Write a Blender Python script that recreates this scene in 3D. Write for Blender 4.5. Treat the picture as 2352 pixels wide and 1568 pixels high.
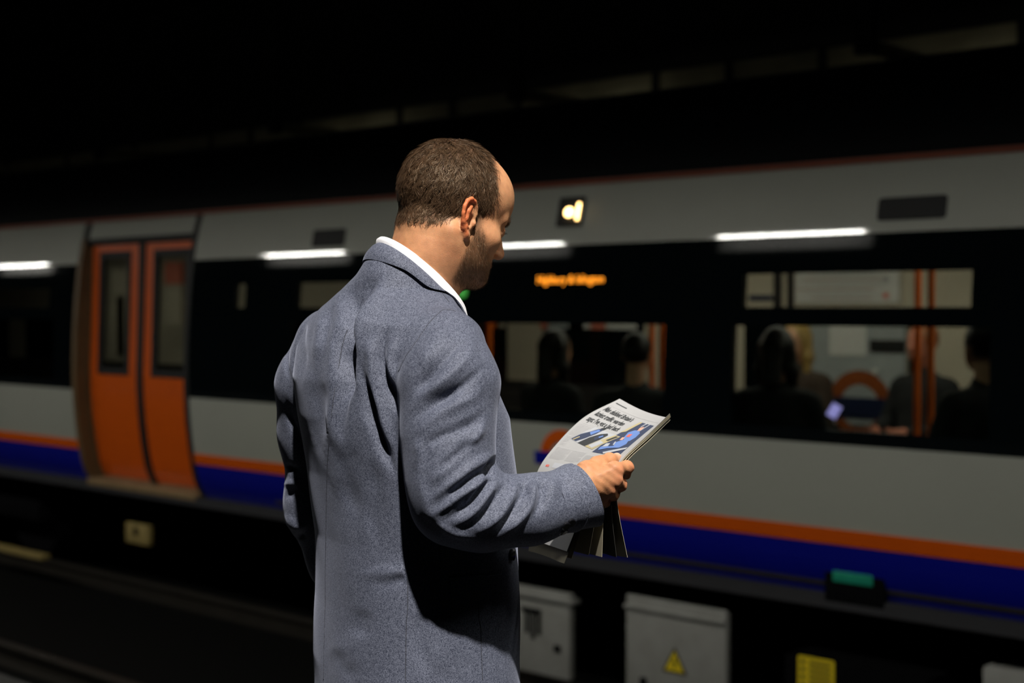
import bpy, bmesh, math, random
import numpy as np
from mathutils import Vector, Matrix
random.seed(7); rng = np.random.default_rng(7)
SC = bpy.context.scene; COL = SC.collection
for o in list(bpy.data.objects): bpy.data.objects.remove(o, do_unlink=True)

# ------------------------------------------------------------------ camera
FPX = 2352*50/36
CAM = np.array([0, 0, 1.46]); ANG = math.atan2(3546, FPX); PIT = math.atan2(75, FPX)
F0 = np.array([-math.cos(ANG), math.sin(ANG), 0]); R0 = np.array([math.sin(ANG), math.cos(ANG), 0]); UZ = np.array([0, 0, 1.])
FW = F0*math.cos(PIT)-UZ*math.sin(PIT); UP = UZ*math.cos(PIT)+F0*math.sin(PIT)
cd = bpy.data.cameras.new('camera'); cam = bpy.data.objects.new('camera', cd); COL.objects.link(cam)
cd.lens = 50; cd.sensor_width = 36; cd.clip_start = .05
cam.matrix_world = Matrix(((R0[0], UP[0], -FW[0], CAM[0]), (R0[1], UP[1], -FW[1], CAM[1]), (R0[2], UP[2], -FW[2], CAM[2]), (0, 0, 0, 1)))
cd.dof.use_dof = True; cd.dof.focus_distance = 2.2; cd.dof.aperture_fstop = 3.2; cd.dof.aperture_blades = 0
SC.camera = cam
# ------------------------------------------------------------------ world, sun, exposure
w = bpy.data.worlds.new('world'); SC.world = w; w.use_nodes = True
w.node_tree.nodes['Background'].inputs[0].default_value = (.55, .68, .8, 1)
w.node_tree.nodes['Background'].inputs[1].default_value = .5
SUN_TO = Vector((.41, -.32, .855)).normalized()
sl = bpy.data.lights.new('sun', 'SUN'); sl.energy = 6.8; sl.angle = math.radians(1.6); sl.color = (1, .95, .88)
sun = bpy.data.objects.new('sun', sl); COL.objects.link(sun); sun.location = (1, -20, 20)
sun.rotation_euler = SUN_TO.to_track_quat('Z', 'Y').to_euler()
SC.view_settings.view_transform = 'Standard'; SC.view_settings.look = 'None'
SC.view_settings.exposure = 0; SC.view_settings.gamma = 1; SC.view_settings.use_curve_mapping = False

# ------------------------------------------------------------------ pixel helpers
def PD(px, py, dep): return CAM+dep*(FW+R0*(px-1176)/FPX+UP*(784-py)/FPX)
def PY(px, py, Y):
    d = FW+R0*(px-1176)/FPX+UP*(784-py)/FPX
    return CAM+d*(Y/d[1])
def PX(px, Y): return float(PY(px, 709, Y)[0])
def project(Pw):
    d = np.asarray(Pw, float)-CAM; z = d@FW
    return np.stack([1176+FPX*(d@R0)/z, 784-FPX*(d@UP)/z, z], -1)

# ------------------------------------------------------------------ materials
MATS = {}
def mat(name, col, rough=.6, metal=0, var=.0, scale=8., bump=0., bscale=60., emit=None, estr=0, spec=.5, coat=0, dirt=None):
    if name in MATS: return MATS[name]
    m = bpy.data.materials.new(name); m.use_nodes = True; nt = m.node_tree; b = nt.nodes['Principled BSDF']
    b.inputs['Base Color'].default_value = (*col, 1); b.inputs['Roughness'].default_value = rough; b.inputs['Metallic'].default_value = metal
    b.inputs['Specular IOR Level'].default_value = spec; b.inputs['Coat Weight'].default_value = coat; b.inputs['Coat Roughness'].default_value = .045; b.inputs['Coat IOR'].default_value = 1.7
    tc = nt.nodes.new('ShaderNodeTexCoord')
    if var > 0:
        n = nt.nodes.new('ShaderNodeTexNoise'); n.inputs['Scale'].default_value = scale; n.inputs['Detail'].default_value = 5
        nt.links.new(tc.outputs['Object'], n.inputs['Vector'])
        mx = nt.nodes.new('ShaderNodeMix'); mx.data_type = 'RGBA'
        d = dirt if dirt else tuple(c*(1-var) for c in col)
        mx.inputs[6].default_value = (*d, 1); mx.inputs[7].default_value = (*[min(1, c*(1+var*.5)) for c in col], 1)
        nt.links.new(n.outputs['Fac'], mx.inputs[0]); nt.links.new(mx.outputs[2], b.inputs['Base Color'])
    if bump > 0:
        n2 = nt.nodes.new('ShaderNodeTexNoise'); n2.inputs['Scale'].default_value = bscale; n2.inputs['Detail'].default_value = 6
        nt.links.new(tc.outputs['Object'], n2.inputs['Vector'])
        bp = nt.nodes.new('ShaderNodeBump'); bp.inputs['Strength'].default_value = bump; bp.inputs['Distance'].default_value = .01
        nt.links.new(n2.outputs['Fac'], bp.inputs['Height']); nt.links.new(bp.outputs[0], b.inputs['Normal'])
    if emit: b.inputs['Emission Color'].default_value = (*emit, 1); b.inputs['Emission Strength'].default_value = estr
    MATS[name] = m; return m
def glass_mat(name, tint, ior=1.5):
    m = bpy.data.materials.new(name); m.use_nodes = True; nt = m.node_tree; nt.nodes.clear()
    out = nt.nodes.new('ShaderNodeOutputMaterial'); t = nt.nodes.new('ShaderNodeBsdfTransparent'); g = nt.nodes.new('ShaderNodeBsdfGlossy')
    t.inputs[0].default_value = (*tint, 1); g.inputs['Roughness'].default_value = .03
    fr = nt.nodes.new('ShaderNodeFresnel'); fr.inputs[0].default_value = ior; mx = nt.nodes.new('ShaderNodeMixShader')
    ge = nt.nodes.new('ShaderNodeNewGeometry'); mi = nt.nodes.new('ShaderNodeMix'); mi.inputs[2].default_value = ior; mi.inputs[3].default_value = 1/ior   # both faces of the pane reflect alike
    nt.links.new(ge.outputs['Backfacing'], mi.inputs[0]); nt.links.new(mi.outputs[0], fr.inputs[0])
    n = nt.nodes.new('ShaderNodeTexNoise'); n.inputs['Scale'].default_value = 3; bp = nt.nodes.new('ShaderNodeBump'); bp.inputs['Strength'].default_value = .01
    nt.links.new(n.outputs['Fac'], bp.inputs['Height']); nt.links.new(bp.outputs[0], g.inputs['Normal'])
    nt.links.new(fr.outputs[0], mx.inputs[0]); nt.links.new(t.outputs[0], mx.inputs[1]); nt.links.new(g.outputs[0], mx.inputs[2])
    nt.links.new(mx.outputs[0], out.inputs[0]); MATS[name] = m; return m

# ------------------------------------------------------------------ mesh helpers
def mesh_obj(name, verts, faces, m, parent=None, smooth=False, sharp=None):
    me = bpy.data.meshes.new(name); me.from_pydata([tuple(map(float, v)) for v in verts], [], [tuple(map(int, f)) for f in faces]); me.update()
    if smooth:
        me.polygons.foreach_set('use_smooth', [True]*len(me.polygons))
        if sharp: me.set_sharp_from_angle(angle=math.radians(sharp))
    return link(name, me, m, parent)
def link(name, me, m, parent=None):
    o = bpy.data.objects.new(name, me); COL.objects.link(o)
    if m is not None: me.materials.append(m if not isinstance(m, str) else MATS[m])
    if parent is not None:
        o.parent = parent
    return o
def bm_obj(name, bm, m, parent=None, smooth=False, sharp=35):
    bmesh.ops.recalc_face_normals(bm, faces=bm.faces)
    me = bpy.data.meshes.new(name); bm.to_mesh(me); bm.free()
    if smooth:
        me.polygons.foreach_set('use_smooth', [True]*len(me.polygons)); me.set_sharp_from_angle(angle=math.radians(sharp))
    return link(name, me, m, parent)
def empty(name, loc=(0, 0, 0), rz=0):
    o = bpy.data.objects.new(name, None); COL.objects.link(o); o.location = loc; o.rotation_euler = (0, 0, rz); o.empty_display_size = .1; return o
def top(o, label, cat, group=None, kind=None):
    if label: o['label'] = label
    if cat: o['category'] = cat
    if group: o['group'] = group
    if kind: o['kind'] = kind
    return o
def struct(o, label=None):
    o['kind'] = 'structure'
    if label: o['label'] = label
    return o
def box(bm, x0, x1, y0, y1, z0, z1, bev=0):
    r = bmesh.ops.create_cube(bm, size=1)
    bmesh.ops.scale(bm, vec=(x1-x0, y1-y0, z1-z0), verts=r['verts']); bmesh.ops.translate(bm, vec=((x0+x1)/2, (y0+y1)/2, (z0+z1)/2), verts=r['verts'])
    if bev > 0:
        es = list({e for v in r['verts'] for e in v.link_edges})
        bmesh.ops.bevel(bm, geom=es, offset=bev, segments=2, affect='EDGES', profile=.5)
def box_obj(name, b, m, parent=None, bev=0):
    bm = bmesh.new(); box(bm, *b, bev=bev); return bm_obj(name, bm, m, parent, smooth=bev > 0)
def tube(bm, pts, r, n=10, cap=True):
    pts = [Vector(p) for p in pts]; rings = []
    rr = r if hasattr(r, '__len__') else [r]*len(pts)
    for i, p in enumerate(pts):
        t = (pts[min(i+1, len(pts)-1)]-pts[max(i-1, 0)]).normalized()
        u = t.cross(Vector((0, 0, 1)))
        if u.length < .05: u = t.cross(Vector((0, 1, 0)))
        u.normalize(); v = t.cross(u)
        rings.append([bm.verts.new(p+u*math.cos(2*math.pi*k/n)*rr[i]+v*math.sin(2*math.pi*k/n)*rr[i]) for k in range(n)])
    for a, b in zip(rings, rings[1:]):
        for k in range(n): bm.faces.new((a[k], a[(k+1) % n], b[(k+1) % n], b[k]))
    if cap: bm.faces.new(rings[0][::-1]); bm.faces.new(rings[-1])
def tube_obj(name, pts, r, m, parent=None, n=10):
    bm = bmesh.new(); tube(bm, pts, r, n); return bm_obj(name, bm, m, parent, smooth=True, sharp=50)
def rrect(w, h, r, k=6):
    out = []
    for cx, cy, a0 in ((w/2-r, h/2-r, 0), (-w/2+r, h/2-r, 90), (-w/2+r, -h/2+r, 180), (w/2-r, -h/2+r, 270)):
        for i in range(k+1):
            a = math.radians(a0+90*i/k); out.append((cx+r*math.cos(a), cy+r*math.sin(a)))
    return out
def prism(name, outline, fn, d0, d1, m, parent=None, smooth=False):
    """outline (u,v) list extruded between depths d0..d1; fn(u,v,d)->xyz"""
    n = len(outline); vs = [fn(u, v, d0) for u, v in outline]+[fn(u, v, d1) for u, v in outline]
    fs = [list(range(n))[::-1], list(range(n, 2*n))]+[(i, (i+1) % n, n+(i+1) % n, n+i) for i in range(n)]
    bm = bmesh.new(); bv = [bm.verts.new(v) for v in vs]
    for f in fs: bm.faces.new([bv[i] for i in f])
    return bm_obj(name, bm, m, parent, smooth=smooth, sharp=40)
def text_obj(name, body, size, fn, m, parent=None, align='CENTER', ext=0, sx=1.0, space=1.0, bold=0.):
    """lettering turned to mesh, mapped by fn(u,v)->xyz"""
    cu = bpy.data.curves.new(name, 'FONT'); cu.body = body; cu.size = size; cu.align_x = align; cu.align_y = 'CENTER'; cu.space_character = space; cu.resolution_u = 3; cu.offset = bold
    o = bpy.data.objects.new(name, cu); COL.objects.link(o)
    dg = bpy.context.evaluated_depsgraph_get(); me = bpy.data.meshes.new_from_object(o.evaluated_get(dg))
    bpy.data.objects.remove(o, do_unlink=True); bpy.data.curves.remove(cu)
    for v in me.vertices: v.co = Vector(fn(v.co.x*sx, v.co.y))
    me.update(); return link(name, me, m, parent)

# ------------------------------------------------------------------ materials used by the station and the train
mat('asphalt', (.035, .036, .038), .85, var=.5, scale=30, bump=.4, bscale=150)
mat('edge_stone', (.018, .018, .017), .8, var=.4, scale=12, bump=.3)
mat('wall_black', (.012, .013, .013), .9, var=.5, scale=2, bump=.4, bscale=12)  # near black, tone varied at random
mat('matte_black', (.008, .009, .009), .95, var=.4, scale=1.5)  # near black for the roof and girder parts, varied at random
mat('ballast', (.0035, .0035, .0033), .95, spec=.1, var=.6, scale=40, bump=1, bscale=45)
mat('rail_steel', (.035, .03, .024), .55, .5, var=.4, scale=5)
mat('girder_paint', (.30, .27, .16), .75, var=.35, scale=3, dirt=(.12, .105, .06))
mat('lamp_housing', (.25, .25, .25), .5)
mat('train_grey', (.45, .465, .41), .5, var=.10, scale=1.3, coat=1)
mat('gutter_red', (.20, .035, .008), .5)
mat('train_orange', (.80, .12, .003), .4, coat=.3, var=.1)
mat('train_blue', (.002, .007, .34), .4, coat=.4, var=.15, scale=2)
mat('train_black', (.003, .005, .006), .04, spec=.25)
mat('train_roof', (.004, .005, .006), .6, var=.3, scale=2, spec=.08)
mat('rubber', (.006, .006, .007), .6)
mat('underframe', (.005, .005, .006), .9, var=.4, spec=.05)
mat('box_grey', (.36, .365, .35), .5, var=.3, scale=6, dirt=(.24, .235, .21))
mat('jamb_tan', (.16, .10, .045), .5, var=.3)
mat('sill_tan', (.30, .20, .10), .5, var=.4, scale=9)
mat('label_yellow', (.90, .68, .02), .5); mat('label_ink', (.01, .01, .01), .6)
mat('underframe_yellow', (.36, .27, .09), .7, var=.5, scale=12)
mat('pole_orange', (.85, .16, .01), .35); mat('cream', (.62, .55, .44), .6, var=.15, scale=3)
mat('white_panel', (.75, .74, .73), .5); mat('grey_panel', (.42, .45, .47), .5, var=.2, scale=6)
mat('seat_dark', (.03, .025, .025), .9, var=.5, scale=30); mat('train_floor', (.03, .03, .035), .6)
mat('ring_brown', (.30, .07, .012), .5); mat('bar_navy', (.008, .016, .06), .5); mat('salmon', (.75, .2, .13), .6)
mat('lamp_amber', (.9, .5, .1), .4, emit=(1, .42, .06), estr=5); mat('lamp_core', (1, .9, .7), .4, emit=(1, .62, .22), estr=9)
mat('led_amber', (.8, .3, .02), .5, emit=(1, .30, .015), estr=2.6); mat('green_light', (.05, .4, .08), .5, emit=(.06, .42, .05), estr=.45)
mat('teal_light', (.02, .35, .22), .35, var=.3, scale=20)
mat('phone_glow', (.3, .25, .8), .4, emit=(.45, .4, 1), estr=1.1)
mat('tube_glow', (1, 1, 1), .5, emit=(1, .97, .92), estr=6)
glass_mat('window_glass', (.62, .66, .62))

# ------------------------------------------------------------------ station
XA, XB = -34., 9.; WY = -2.2; RZ = 5.7
struct(box_obj('floor', (XA, XB, WY, 2.6, -1.1, 0), MATS['asphalt']), 'dark asphalt platform floor')
o = struct(box_obj('trim_1', (XA, XB, 2.42, 2.75, -.12, .02), MATS['edge_stone'], bev=.01), 'pale stone platform edge coping')
struct(box_obj('track_bed', (XA, XB, 2.6, 9.35, -1.3, -1.06), MATS['ballast']), 'black stone ballast of the track bed')
struct(box_obj('platform_far', (XA, XB, 9.35, 11.9, -1.3, -.02), MATS['asphalt']), 'far platform behind the train')
struct(box_obj('wall_far', (XA, XB, 11.6, 11.9, -1.3, RZ), MATS['wall_black']), 'near black far station wall')
struct(box_obj('wall_left', (XA-.3, XA, WY-.3, 11.9, -1.3, RZ+.3), MATS['wall_black']))
struct(box_obj('wall_right', (XB, XB+.3, WY-.3, 11.9, -1.3, RZ+.3), MATS['wall_black']))
bm = bmesh.new(); OX0, OX1, OY0, OY1 = -.65, 1.6, -1.15, .8     # roof; opening added and sized so the sun reaches only the man
box(bm, XA-.3, OX0, WY-.3, 12, RZ, RZ+.3); box(bm, OX1, XB+.3, WY-.3, 12, RZ, RZ+.3); box(bm, OX0, OX1, WY-.3, OY0, RZ, RZ+.3); box(bm, OX0, OX1, OY1, 12, RZ, RZ+.3)
struct(bm_obj('ceiling', bm, MATS['matte_black']), 'unlit black station roof with an opening added to let sun onto the man')
bm = bmesh.new()
box(bm, XA, XB, WY-.3, WY, -1.1, RZ)
struct(bm_obj('wall_rear', bm, MATS['wall_black']), 'near black rear platform wall')
# rails and sleepers
for i, y in enumerate((3.53, 4.97, 6.93, 8.37)):
    bm = bmesh.new(); box(bm, XA, XB, y-.07, y+.07, -1.07, -1.045); box(bm, XA, XB, y-.01, y+.01, -1.045, -.95); box(bm, XA, XB, y-.036, y+.036, -.955, -.915, bev=.008)
    r_ = bm_obj('rail', bm, MATS['rail_steel'])
    top(r_, ['dull steel rail close beside the platform edge', 'dull steel rail on the clear track, next to the train', 'steel rail under the near side wheels of the train', 'steel rail under the far side wheels of the train'][i], 'rail', 'rails of the two tracks')
# lamps over the platform edge, trough backs shaped to keep their light off the man
def tube_lamp(x0, x1, y=2.5, z=3.2, sgn=1, power=32, label=None, group=None, rod=True, aim=(.30, -1), visor=True):
    t = empty('tube_light', ((x0+x1)/2, y, z)); L = (x1-x0)
    bm = bmesh.new(); box(bm, -L/2-.04, L/2+.04, -.10*sgn-.01, -.10*sgn+.01, -.26, .10); box(bm, -L/2-.04, L/2+.04, min(-.10*sgn, .12*sgn), max(-.10*sgn, .12*sgn), .08, .10)
    if visor: box(bm, -L/2-.04, L/2+.04, .11, .12, -.042, .10)  # front lip added to cut lamp light on the train's upper panels
    box(bm, -L/2-.05, -L/2-.03, -.10, .06, -.10, .10); box(bm, L/2+.03, L/2+.05, -.10, .06, -.10, .10); bm_obj('housing', bm, MATS['lamp_housing'], t)
    tube_obj('tube', [(-L/2, -.05*sgn, .045), (L/2, -.05*sgn, .045)], .016, MATS['tube_glow'], t)
    if rod:
        for s in (-1, 1): tube_obj('hanger', [(s*L*.4, 0, .1), (s*L*.4, 0, RZ-z)], .012, MATS['lamp_housing'], t, 6)
    al = bpy.data.lights.new('tube_light_glow', 'AREA'); al.shape = 'RECTANGLE'; al.size = L; al.size_y = .07; al.energy = power; al.color = (1, .98, .88)
    lo = bpy.data.objects.new('tube_light_glow', al); COL.objects.link(lo); lo.parent = t; lo.location = (0, .045*sgn, -.02)
    d = Vector((0, sgn*aim[0], aim[1])); lo.rotation_euler = d.to_track_quat('-Z', 'Y').to_euler()
    if not rod:
        for s in (-1, 1): tube_obj('arm', [(s*L*.4, 0, .1), (s*L*.4, GY-y-.04, 3.29-z)], .012, MATS['lamp_housing'], t, 6)
    top(t, label, 'lamp', group); return t
for k in range(-2, 5):
    x1 = -5.65-3.18*k
    tube_lamp(x1-1.40, x1, label='tube lamp in a grey trough hung above the platform edge', group='tube lamps above the platform edge')
# girder and cross beams high behind the train
GY = 10.2
g = empty('overhead_girder', (-12, GY, 3.3)); top(g, 'long dim riveted girder high above the far platform', 'girder')
def gb(name, x0, x1, y0, y1, z0, z1, m='girder_paint'): return box_obj(name, (x0+12, x1+12, y0-GY, y1-GY, z0-3.3, z1-3.3), MATS[m], g)
gb('web', -33, 6, GY, GY+.05, 3.36, 3.56); gb('flange', -33, 6, GY-.02, GY+.14, 3.56, 3.59, 'matte_black'); gb('flange', -33, 6, GY-.02, GY+.14, 3.30, 3.36, 'matte_black')
for k in range(-2, 8):
    xk = -5.15-3.33*k
    for q in (.82, 1.72, 2.5): gb('stiffener', xk-q-.04, xk-q+.03, GY-.025, GY, 3.36, 3.56, 'matte_black')
    b_ = empty('cross_beam', (xk+.18, GY-1.1, 3.30)); top(b_, 'short cross beam bracketed out from the overhead girder', 'beam', 'cross beams on the girder')
    box_obj('web', (-.015, .015, 0, 1.1, -.01, .06), MATS['girder_paint'], b_); box_obj('flange', (-.05, .05, 0, 1.1, -.03, -.01), MATS['girder_paint'], b_); box_obj('hanger', (-.07, .07, -.08, 0, -.05, RZ-3.3), MATS['matte_black'], b_)
# unseen lamps added behind the train to light the girder face and the beams
for k in range(0, 3):
    xk = -4.2-3.33*k
    t = tube_lamp(xk-1.2, xk, y=9.75, z=3.02, sgn=1, power=.5, rod=False, aim=(.5, .5), visor=False, label='small unseen tube lamp added to light the overhead girder', group='unseen lamps added to light the girder')

# ------------------------------------------------------------------ train
TY = 6.24
def prof(z):
    if z >= .95:
        if z <= 1.84: return .137*(z-.95)**2/(2*.89)
        if z <= 2.2: return .0610+.137*(z-1.84)+.3*(z-1.84)**2
        t = min(1, (z-2.2)/.65); return .1492+1.251*(1-math.sqrt(max(0, 1-t*t)))
    return .11*((.95-z)/.9)**2+(1.3*(.2-z)**2 if z < .2 else 0)
def door_prof(z): return prof(z) if z < .95 else .035*(z-.95)
def panel(name, X0, X1, z0, z1, m, parent, off=0., thick=.04, nz=None, sm=True, prof=prof):
    nz = nz or max(2, int((z1-z0)/.06)); zs = np.linspace(z0, z1, nz+1); vs = []; fs = []
    for X in (X0, X1):
        for d in (off, off+thick):
            for z in zs: vs.append((X, TY+prof(z)+d, z))
    n = nz+1; A, B, C, D = 0, n, 2*n, 3*n
    for i in range(nz):
        fs += [(A+i, C+i, C+i+1, A+i+1), (B+i, B+i+1, D+i+1, D+i), (A+i, A+i+1, B+i+1, B+i), (C+i, D+i, D+i+1, C+i+1)]
    fs += [(A, B, D, C), (A+nz, C+nz, D+nz, B+nz)]
    return mesh_obj(name, vs, fs, m, parent, smooth=sm, sharp=30)
def onskin(zc, lift=0.):
    """map (X, dz, depth) on the body side near height zc"""
    def fn(u, v, d): return (u, TY+prof(zc+v)-lift-d, zc+v)
    return fn
train = empty('train_carriage', (0, 0, 0)); top(train, 'grey carriage with orange doors, blue skirt and black window band', 'train')
TX0, TX1 = -32., 6.
DX0, DX1 = PX(176, TY+.01), PX(424, TY+.01)
segs = [(TX0, DX0-.06), (DX1+.06, TX1)]
for a, b in segs:
    panel('cantrail_panel', a, b, 1.83, 2.18, MATS['train_grey'], train, nz=30)
    panel('gutter_stripe', a, b, 2.18, 2.21, MATS['gutter_red'], train, off=-.012)
    panel('lower_panel', a, b, .365, .79, MATS['train_grey'], train)
    panel('orange_stripe', a, b, .285, .365, MATS['train_orange'], train, off=-.006)
    panel('skirt', a, b, -.06, .285, MATS['train_blue'], train)
panel('cantrail_panel', DX0+.03, DX1-.03, 2.04, 2.18, MATS['train_grey'], train, off=.012)
panel('gutter_stripe', DX0-.06, DX1+.06, 2.18, 2.21, MATS['gutter_red'], train, off=-.006)
for x in (DX0-.06, DX1-.03): panel('pillar_seam', x, x+.09, 2.0, 2.18, MATS['rubber'], train, off=.01)
panel('roof', TX0, TX1, 2.205, 2.849, MATS['train_roof'], train, off=.005, nz=14)
box_obj('roof_top', (TX0, TX1, TY+1.1, TY+2.9, 2.78, 2.86), MATS['train_roof'], train)
# far side of the body (closes the carriage)
FY = TY+2.62
box_obj('far_side', (TX0, TX1, FY, FY+.06, -.22, 2.85), MATS['train_roof'], train)
box_obj('interior_floor', (TX0, TX1, TY+.1, FY, -.05, .02), MATS['train_floor'], train)
box_obj('interior_ceiling', (TX0, TX1, TY+.22, FY, 2.19, 2.22), MATS['white_panel'], train)
# black window band with panes
WINS = [(-2.79, -4.19, True, True), (-4.63, -6.03, False, True), (-6.45, -7.86, True, True), (-8.30, -8.58, True, False), (-11.05, -12.4, True, True), (-12.85, -14.2, True, True), (-.95, -2.35, True, True), (.9, -.5, True, True)]
BZ0, BZ1 = .79, 1.83; HZ0, HZ1 = 1.468, 1.64; LZ0, LZ1 = .86, 1.374
def band(a, b, z0, z1): panel('band_panel', a, b, z0, z1, MATS['train_black'], train)
ws = sorted([(min(p, q), max(p, q), h, l) for p, q, h, l in WINS])
def band_run(a, b):
    x = a
    for w0, w1, h, l in ws:
        if w1 < a or w0 > b: continue
        band(x, w0, BZ0, BZ1); band(w0, w1, BZ0, LZ0); band(w0, w1, LZ1, HZ0); band(w0, w1, HZ1, BZ1)
        if h:
            band(w0, w0+.05, HZ0, HZ1); band(w1-.10, w1, HZ0, HZ1); panel('hopper_pane', w0+.05, w1-.10, HZ0, HZ1, MATS['window_glass'], train, off=.012, thick=.006)
        else: band(w0, w1, HZ0, HZ1)
        if l: panel('window_pane', w0, w1, LZ0, LZ1, MATS['window_glass'], train, off=.012, thick=.006)
        else: band(w0, w1, LZ0, LZ1)
        x = w1
    band(x, b, BZ0, BZ1)
band_run(TX0, DX0-.06); band_run(DX1+.06, TX1)
# doorway
DR = .115; XM = (DX0+DX1)/2
panel('door_jamb', DX0-.06, DX0, .03, 2.04, MATS['jamb_tan'], train, off=-.004, thick=.16); panel('door_jamb', DX1, DX1+.06, .03, 2.04, MATS['rubber'], train, off=-.004, thick=.16)
panel('door_head', DX0, DX1, 1.995, 2.04, MATS['rubber'], train, off=.02, thick=.14)
def leaf(x0, x1):
    d = panel('door_leaf', x0, x1, .06, .92, MATS['train_orange'], train, off=DR, thick=.03, prof=door_prof)
    z0, z1 = .92, 1.945; ww = .115; wz = 1.90
    for a, b, p, q in ((x0, x0+ww, z0, 1.985), (x1-ww, x1, z0, 1.985), (x0+ww, x1-ww, wz+.03, 1.985)): panel('door_stile', a, b, p, q, MATS['train_orange'], d, off=DR, thick=.03, prof=door_prof)
    a, b, p, q = x0+ww, x1-ww, z0, wz+.03; g_ = .055
    for s in ((a, a+g_, p, q), (b-g_, b, p, q), (a+g_, b-g_, p, p+g_), (a+g_, b-g_, q-g_, q)): panel('gasket', *s, MATS['rubber'], d, off=DR-.006, thick=.035, prof=door_prof)
    panel('door_pane', a+g_, b-g_, p+g_, q-g_, MATS['window_glass'], d, off=DR+.008, thick=.006, prof=door_prof)
leaf(DX0+.03, XM-.045); leaf(XM+.045, DX1)
panel('door_seal', XM-.045, XM+.045, .05, 1.99, MATS['rubber'], train, off=DR-.01, thick=.03, prof=door_prof)
bm = bmesh.new(); box(bm, DX0, DX1+.0, TY+prof(.03)-.06, TY+prof(.03)+.2, -.01, .045, bev=.008); bm_obj('door_sill', bm, MATS['sill_tan'], train, True)
panel('skirt', DX0-.06, DX1+.06, -.06, .0, MATS['underframe'], train, off=.02)
# details on the cantrail
def plate(name, px0, px1, py0, py1, m, d0, d1, rad, parent=train, Y=6.33):
    p, q = PY(px0, py1, Y), PY(px1, py0, Y); zc = (p[2]+q[2])/2; fn = onskin(zc); xc = (p[0]+q[0])/2
    return prism(name, [(xc+u, v) for u, v in rrect(q[0]-p[0], q[2]-p[2], rad)], lambda u, v, d: fn(u, v, d), d0, d1, m, parent)
for a in ((722, 796, 524, 568), (2020, 2178, 446, 508)):
    pl = plate('vent', *a, MATS['rubber'], -.02, .006, .018)
lh = plate('indicator_housing', 1283, 1339, 450, 521, MATS['rubber'], -.02, .016, .01)
c = PY(1306, 487, 6.31); fnl = onskin(c[2])
prism('lamp_lens', [(c[0]+.026*math.cos(t), .026*math.sin(t)) for t in np.linspace(0, 2*math.pi, 25)[:-1]], fnl, .016, .03, MATS['lamp_core'], lh)
c2 = PY(1326, 485, 6.31); fn2 = onskin(c2[2]); prism('lamp_reflection', [(c2[0]+u, v) for u, v in rrect(.014, .10, .006)], fn2, .016, .024, MATS['lamp_core'], lh)  # glowing bar stands in for a reflection of the lamp
# destination display behind the glass of the band
c = PY(1315, 642, TY+.05); zc = c[2]; fnd = onskin(zc, .006)
dp = prism('display_panel', [(c[0]+u, v) for u, v in rrect(.75, .13, .01)], fnd, -.01, 0, MATS['train_black'], train)
text_obj('display_lettering', 'Highbury & Islington', .066, lambda u, v: fnd(c[0]+u, v, .004), MATS['led_amber'], dp, sx=.93)
# company emblem on the lower panel: orange ring crossed by a blue bar
c = PY(1292, 1055, TY+.01); zc = c[2]; fne = onskin(zc, .0)
def ring(name, cx, fn, r0, r1, d, m, parent, a0=0, a1=360, n=40):
    A = [math.radians(a0+(a1-a0)*i/n) for i in range(n+1)]
    ol = [(cx+r1*math.cos(t), r1*math.sin(t)) for t in A]; il = [(cx+r0*math.cos(t), r0*math.sin(t)) for t in A]
    vs = [fn(u, v, d) for u, v in ol+il]; N = n+1
    return mesh_obj(name, vs, [(i, i+1, N+i+1, N+i) for i in range(n)], m, parent)
em = ring('emblem_ring', c[0], fne, .105, .175, .004, MATS['train_orange'], train)
prism('emblem_bar', [(c[0]+u, v) for u, v in rrect(.44, .075, .002)], fne, .0, .007, MATS['train_blue'], em)
# underframe equipment
def ubox(name, px0, px1, py0, py1, Y, m, dep=.4, bev=.012, zmin=None):
    p, q = PY(px0, py1, Y), PY(px1, py0, Y)
    return box_obj(name, (p[0], q[0], Y, Y+dep, p[2] if zmin is None else zmin, q[2]), MATS[m], train, bev=bev)
UY = 6.5
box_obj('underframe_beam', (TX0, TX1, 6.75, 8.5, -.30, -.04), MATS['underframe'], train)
b1 = ubox('equipment_case', 1120, 1308, 1365, 1520, UY, 'box_grey', bev=.006, dep=.05); p = PY(1190, 1352, UY)
box_obj('case_lid', (PX(1110, UY), PX(1322, UY), UY-.03, UY+.05, p[2]-.035, p[2]-.005), MATS['box_grey'], b1, bev=.005)
p, q = PY(1200, 1450, UY), PY(1243, 1400, UY)
for k in range(3): box_obj('case_marking', (q[0]-.13+k*.05, q[0]-.10+k*.05, UY-.006, UY, p[2]-.03*(k % 2), q[2]), MATS['underframe'], b1)
box_obj('case_marking', (q[0]-.16, q[0], UY-.007, UY, q[2]-.03, q[2]), MATS['underframe'], b1)
box_obj('case_latch', (PX(1275, UY), PX(1288, UY), UY-.012, UY, -.62, -.58), MATS['underframe'], b1)
b2 = ubox('equipment_case', 1437, 1668, 1402, 1568, UY, 'box_grey', bev=.012, zmin=-.86, dep=.05); p = PY(1550, 1402, UY)
box_obj('case_lid', (PX(1438, UY), PX(1668, UY), UY-.025, UY+.05, -.272, -.25), MATS['box_grey'], b2, bev=.006)
c = PY(1550, 1525, UY)
tri = lambda s, d, m, par, nm: prism(nm, [(-s, -s*.6), (s, -s*.6), (0, s*1.15)], lambda u, v, dd: (c[0]+u, UY-dd, c[2]+v), 0, d, MATS[m], par)
t_ = tri(.085, .004, 'label_ink', b2, 'warning_triangle'); tri(.066, .006, 'label_yellow', t_, 'triangle_face')
bolt = [(.012, .055), (-.012, .012), (.004, .012), (-.006, -.03), (.018, .02), (.003, .02)]
prism('flash_symbol', bolt, lambda u, v, d: (c[0]+u, UY-d, c[2]+v-.005), 0, .008, MATS['label_ink'], t_)
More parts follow.
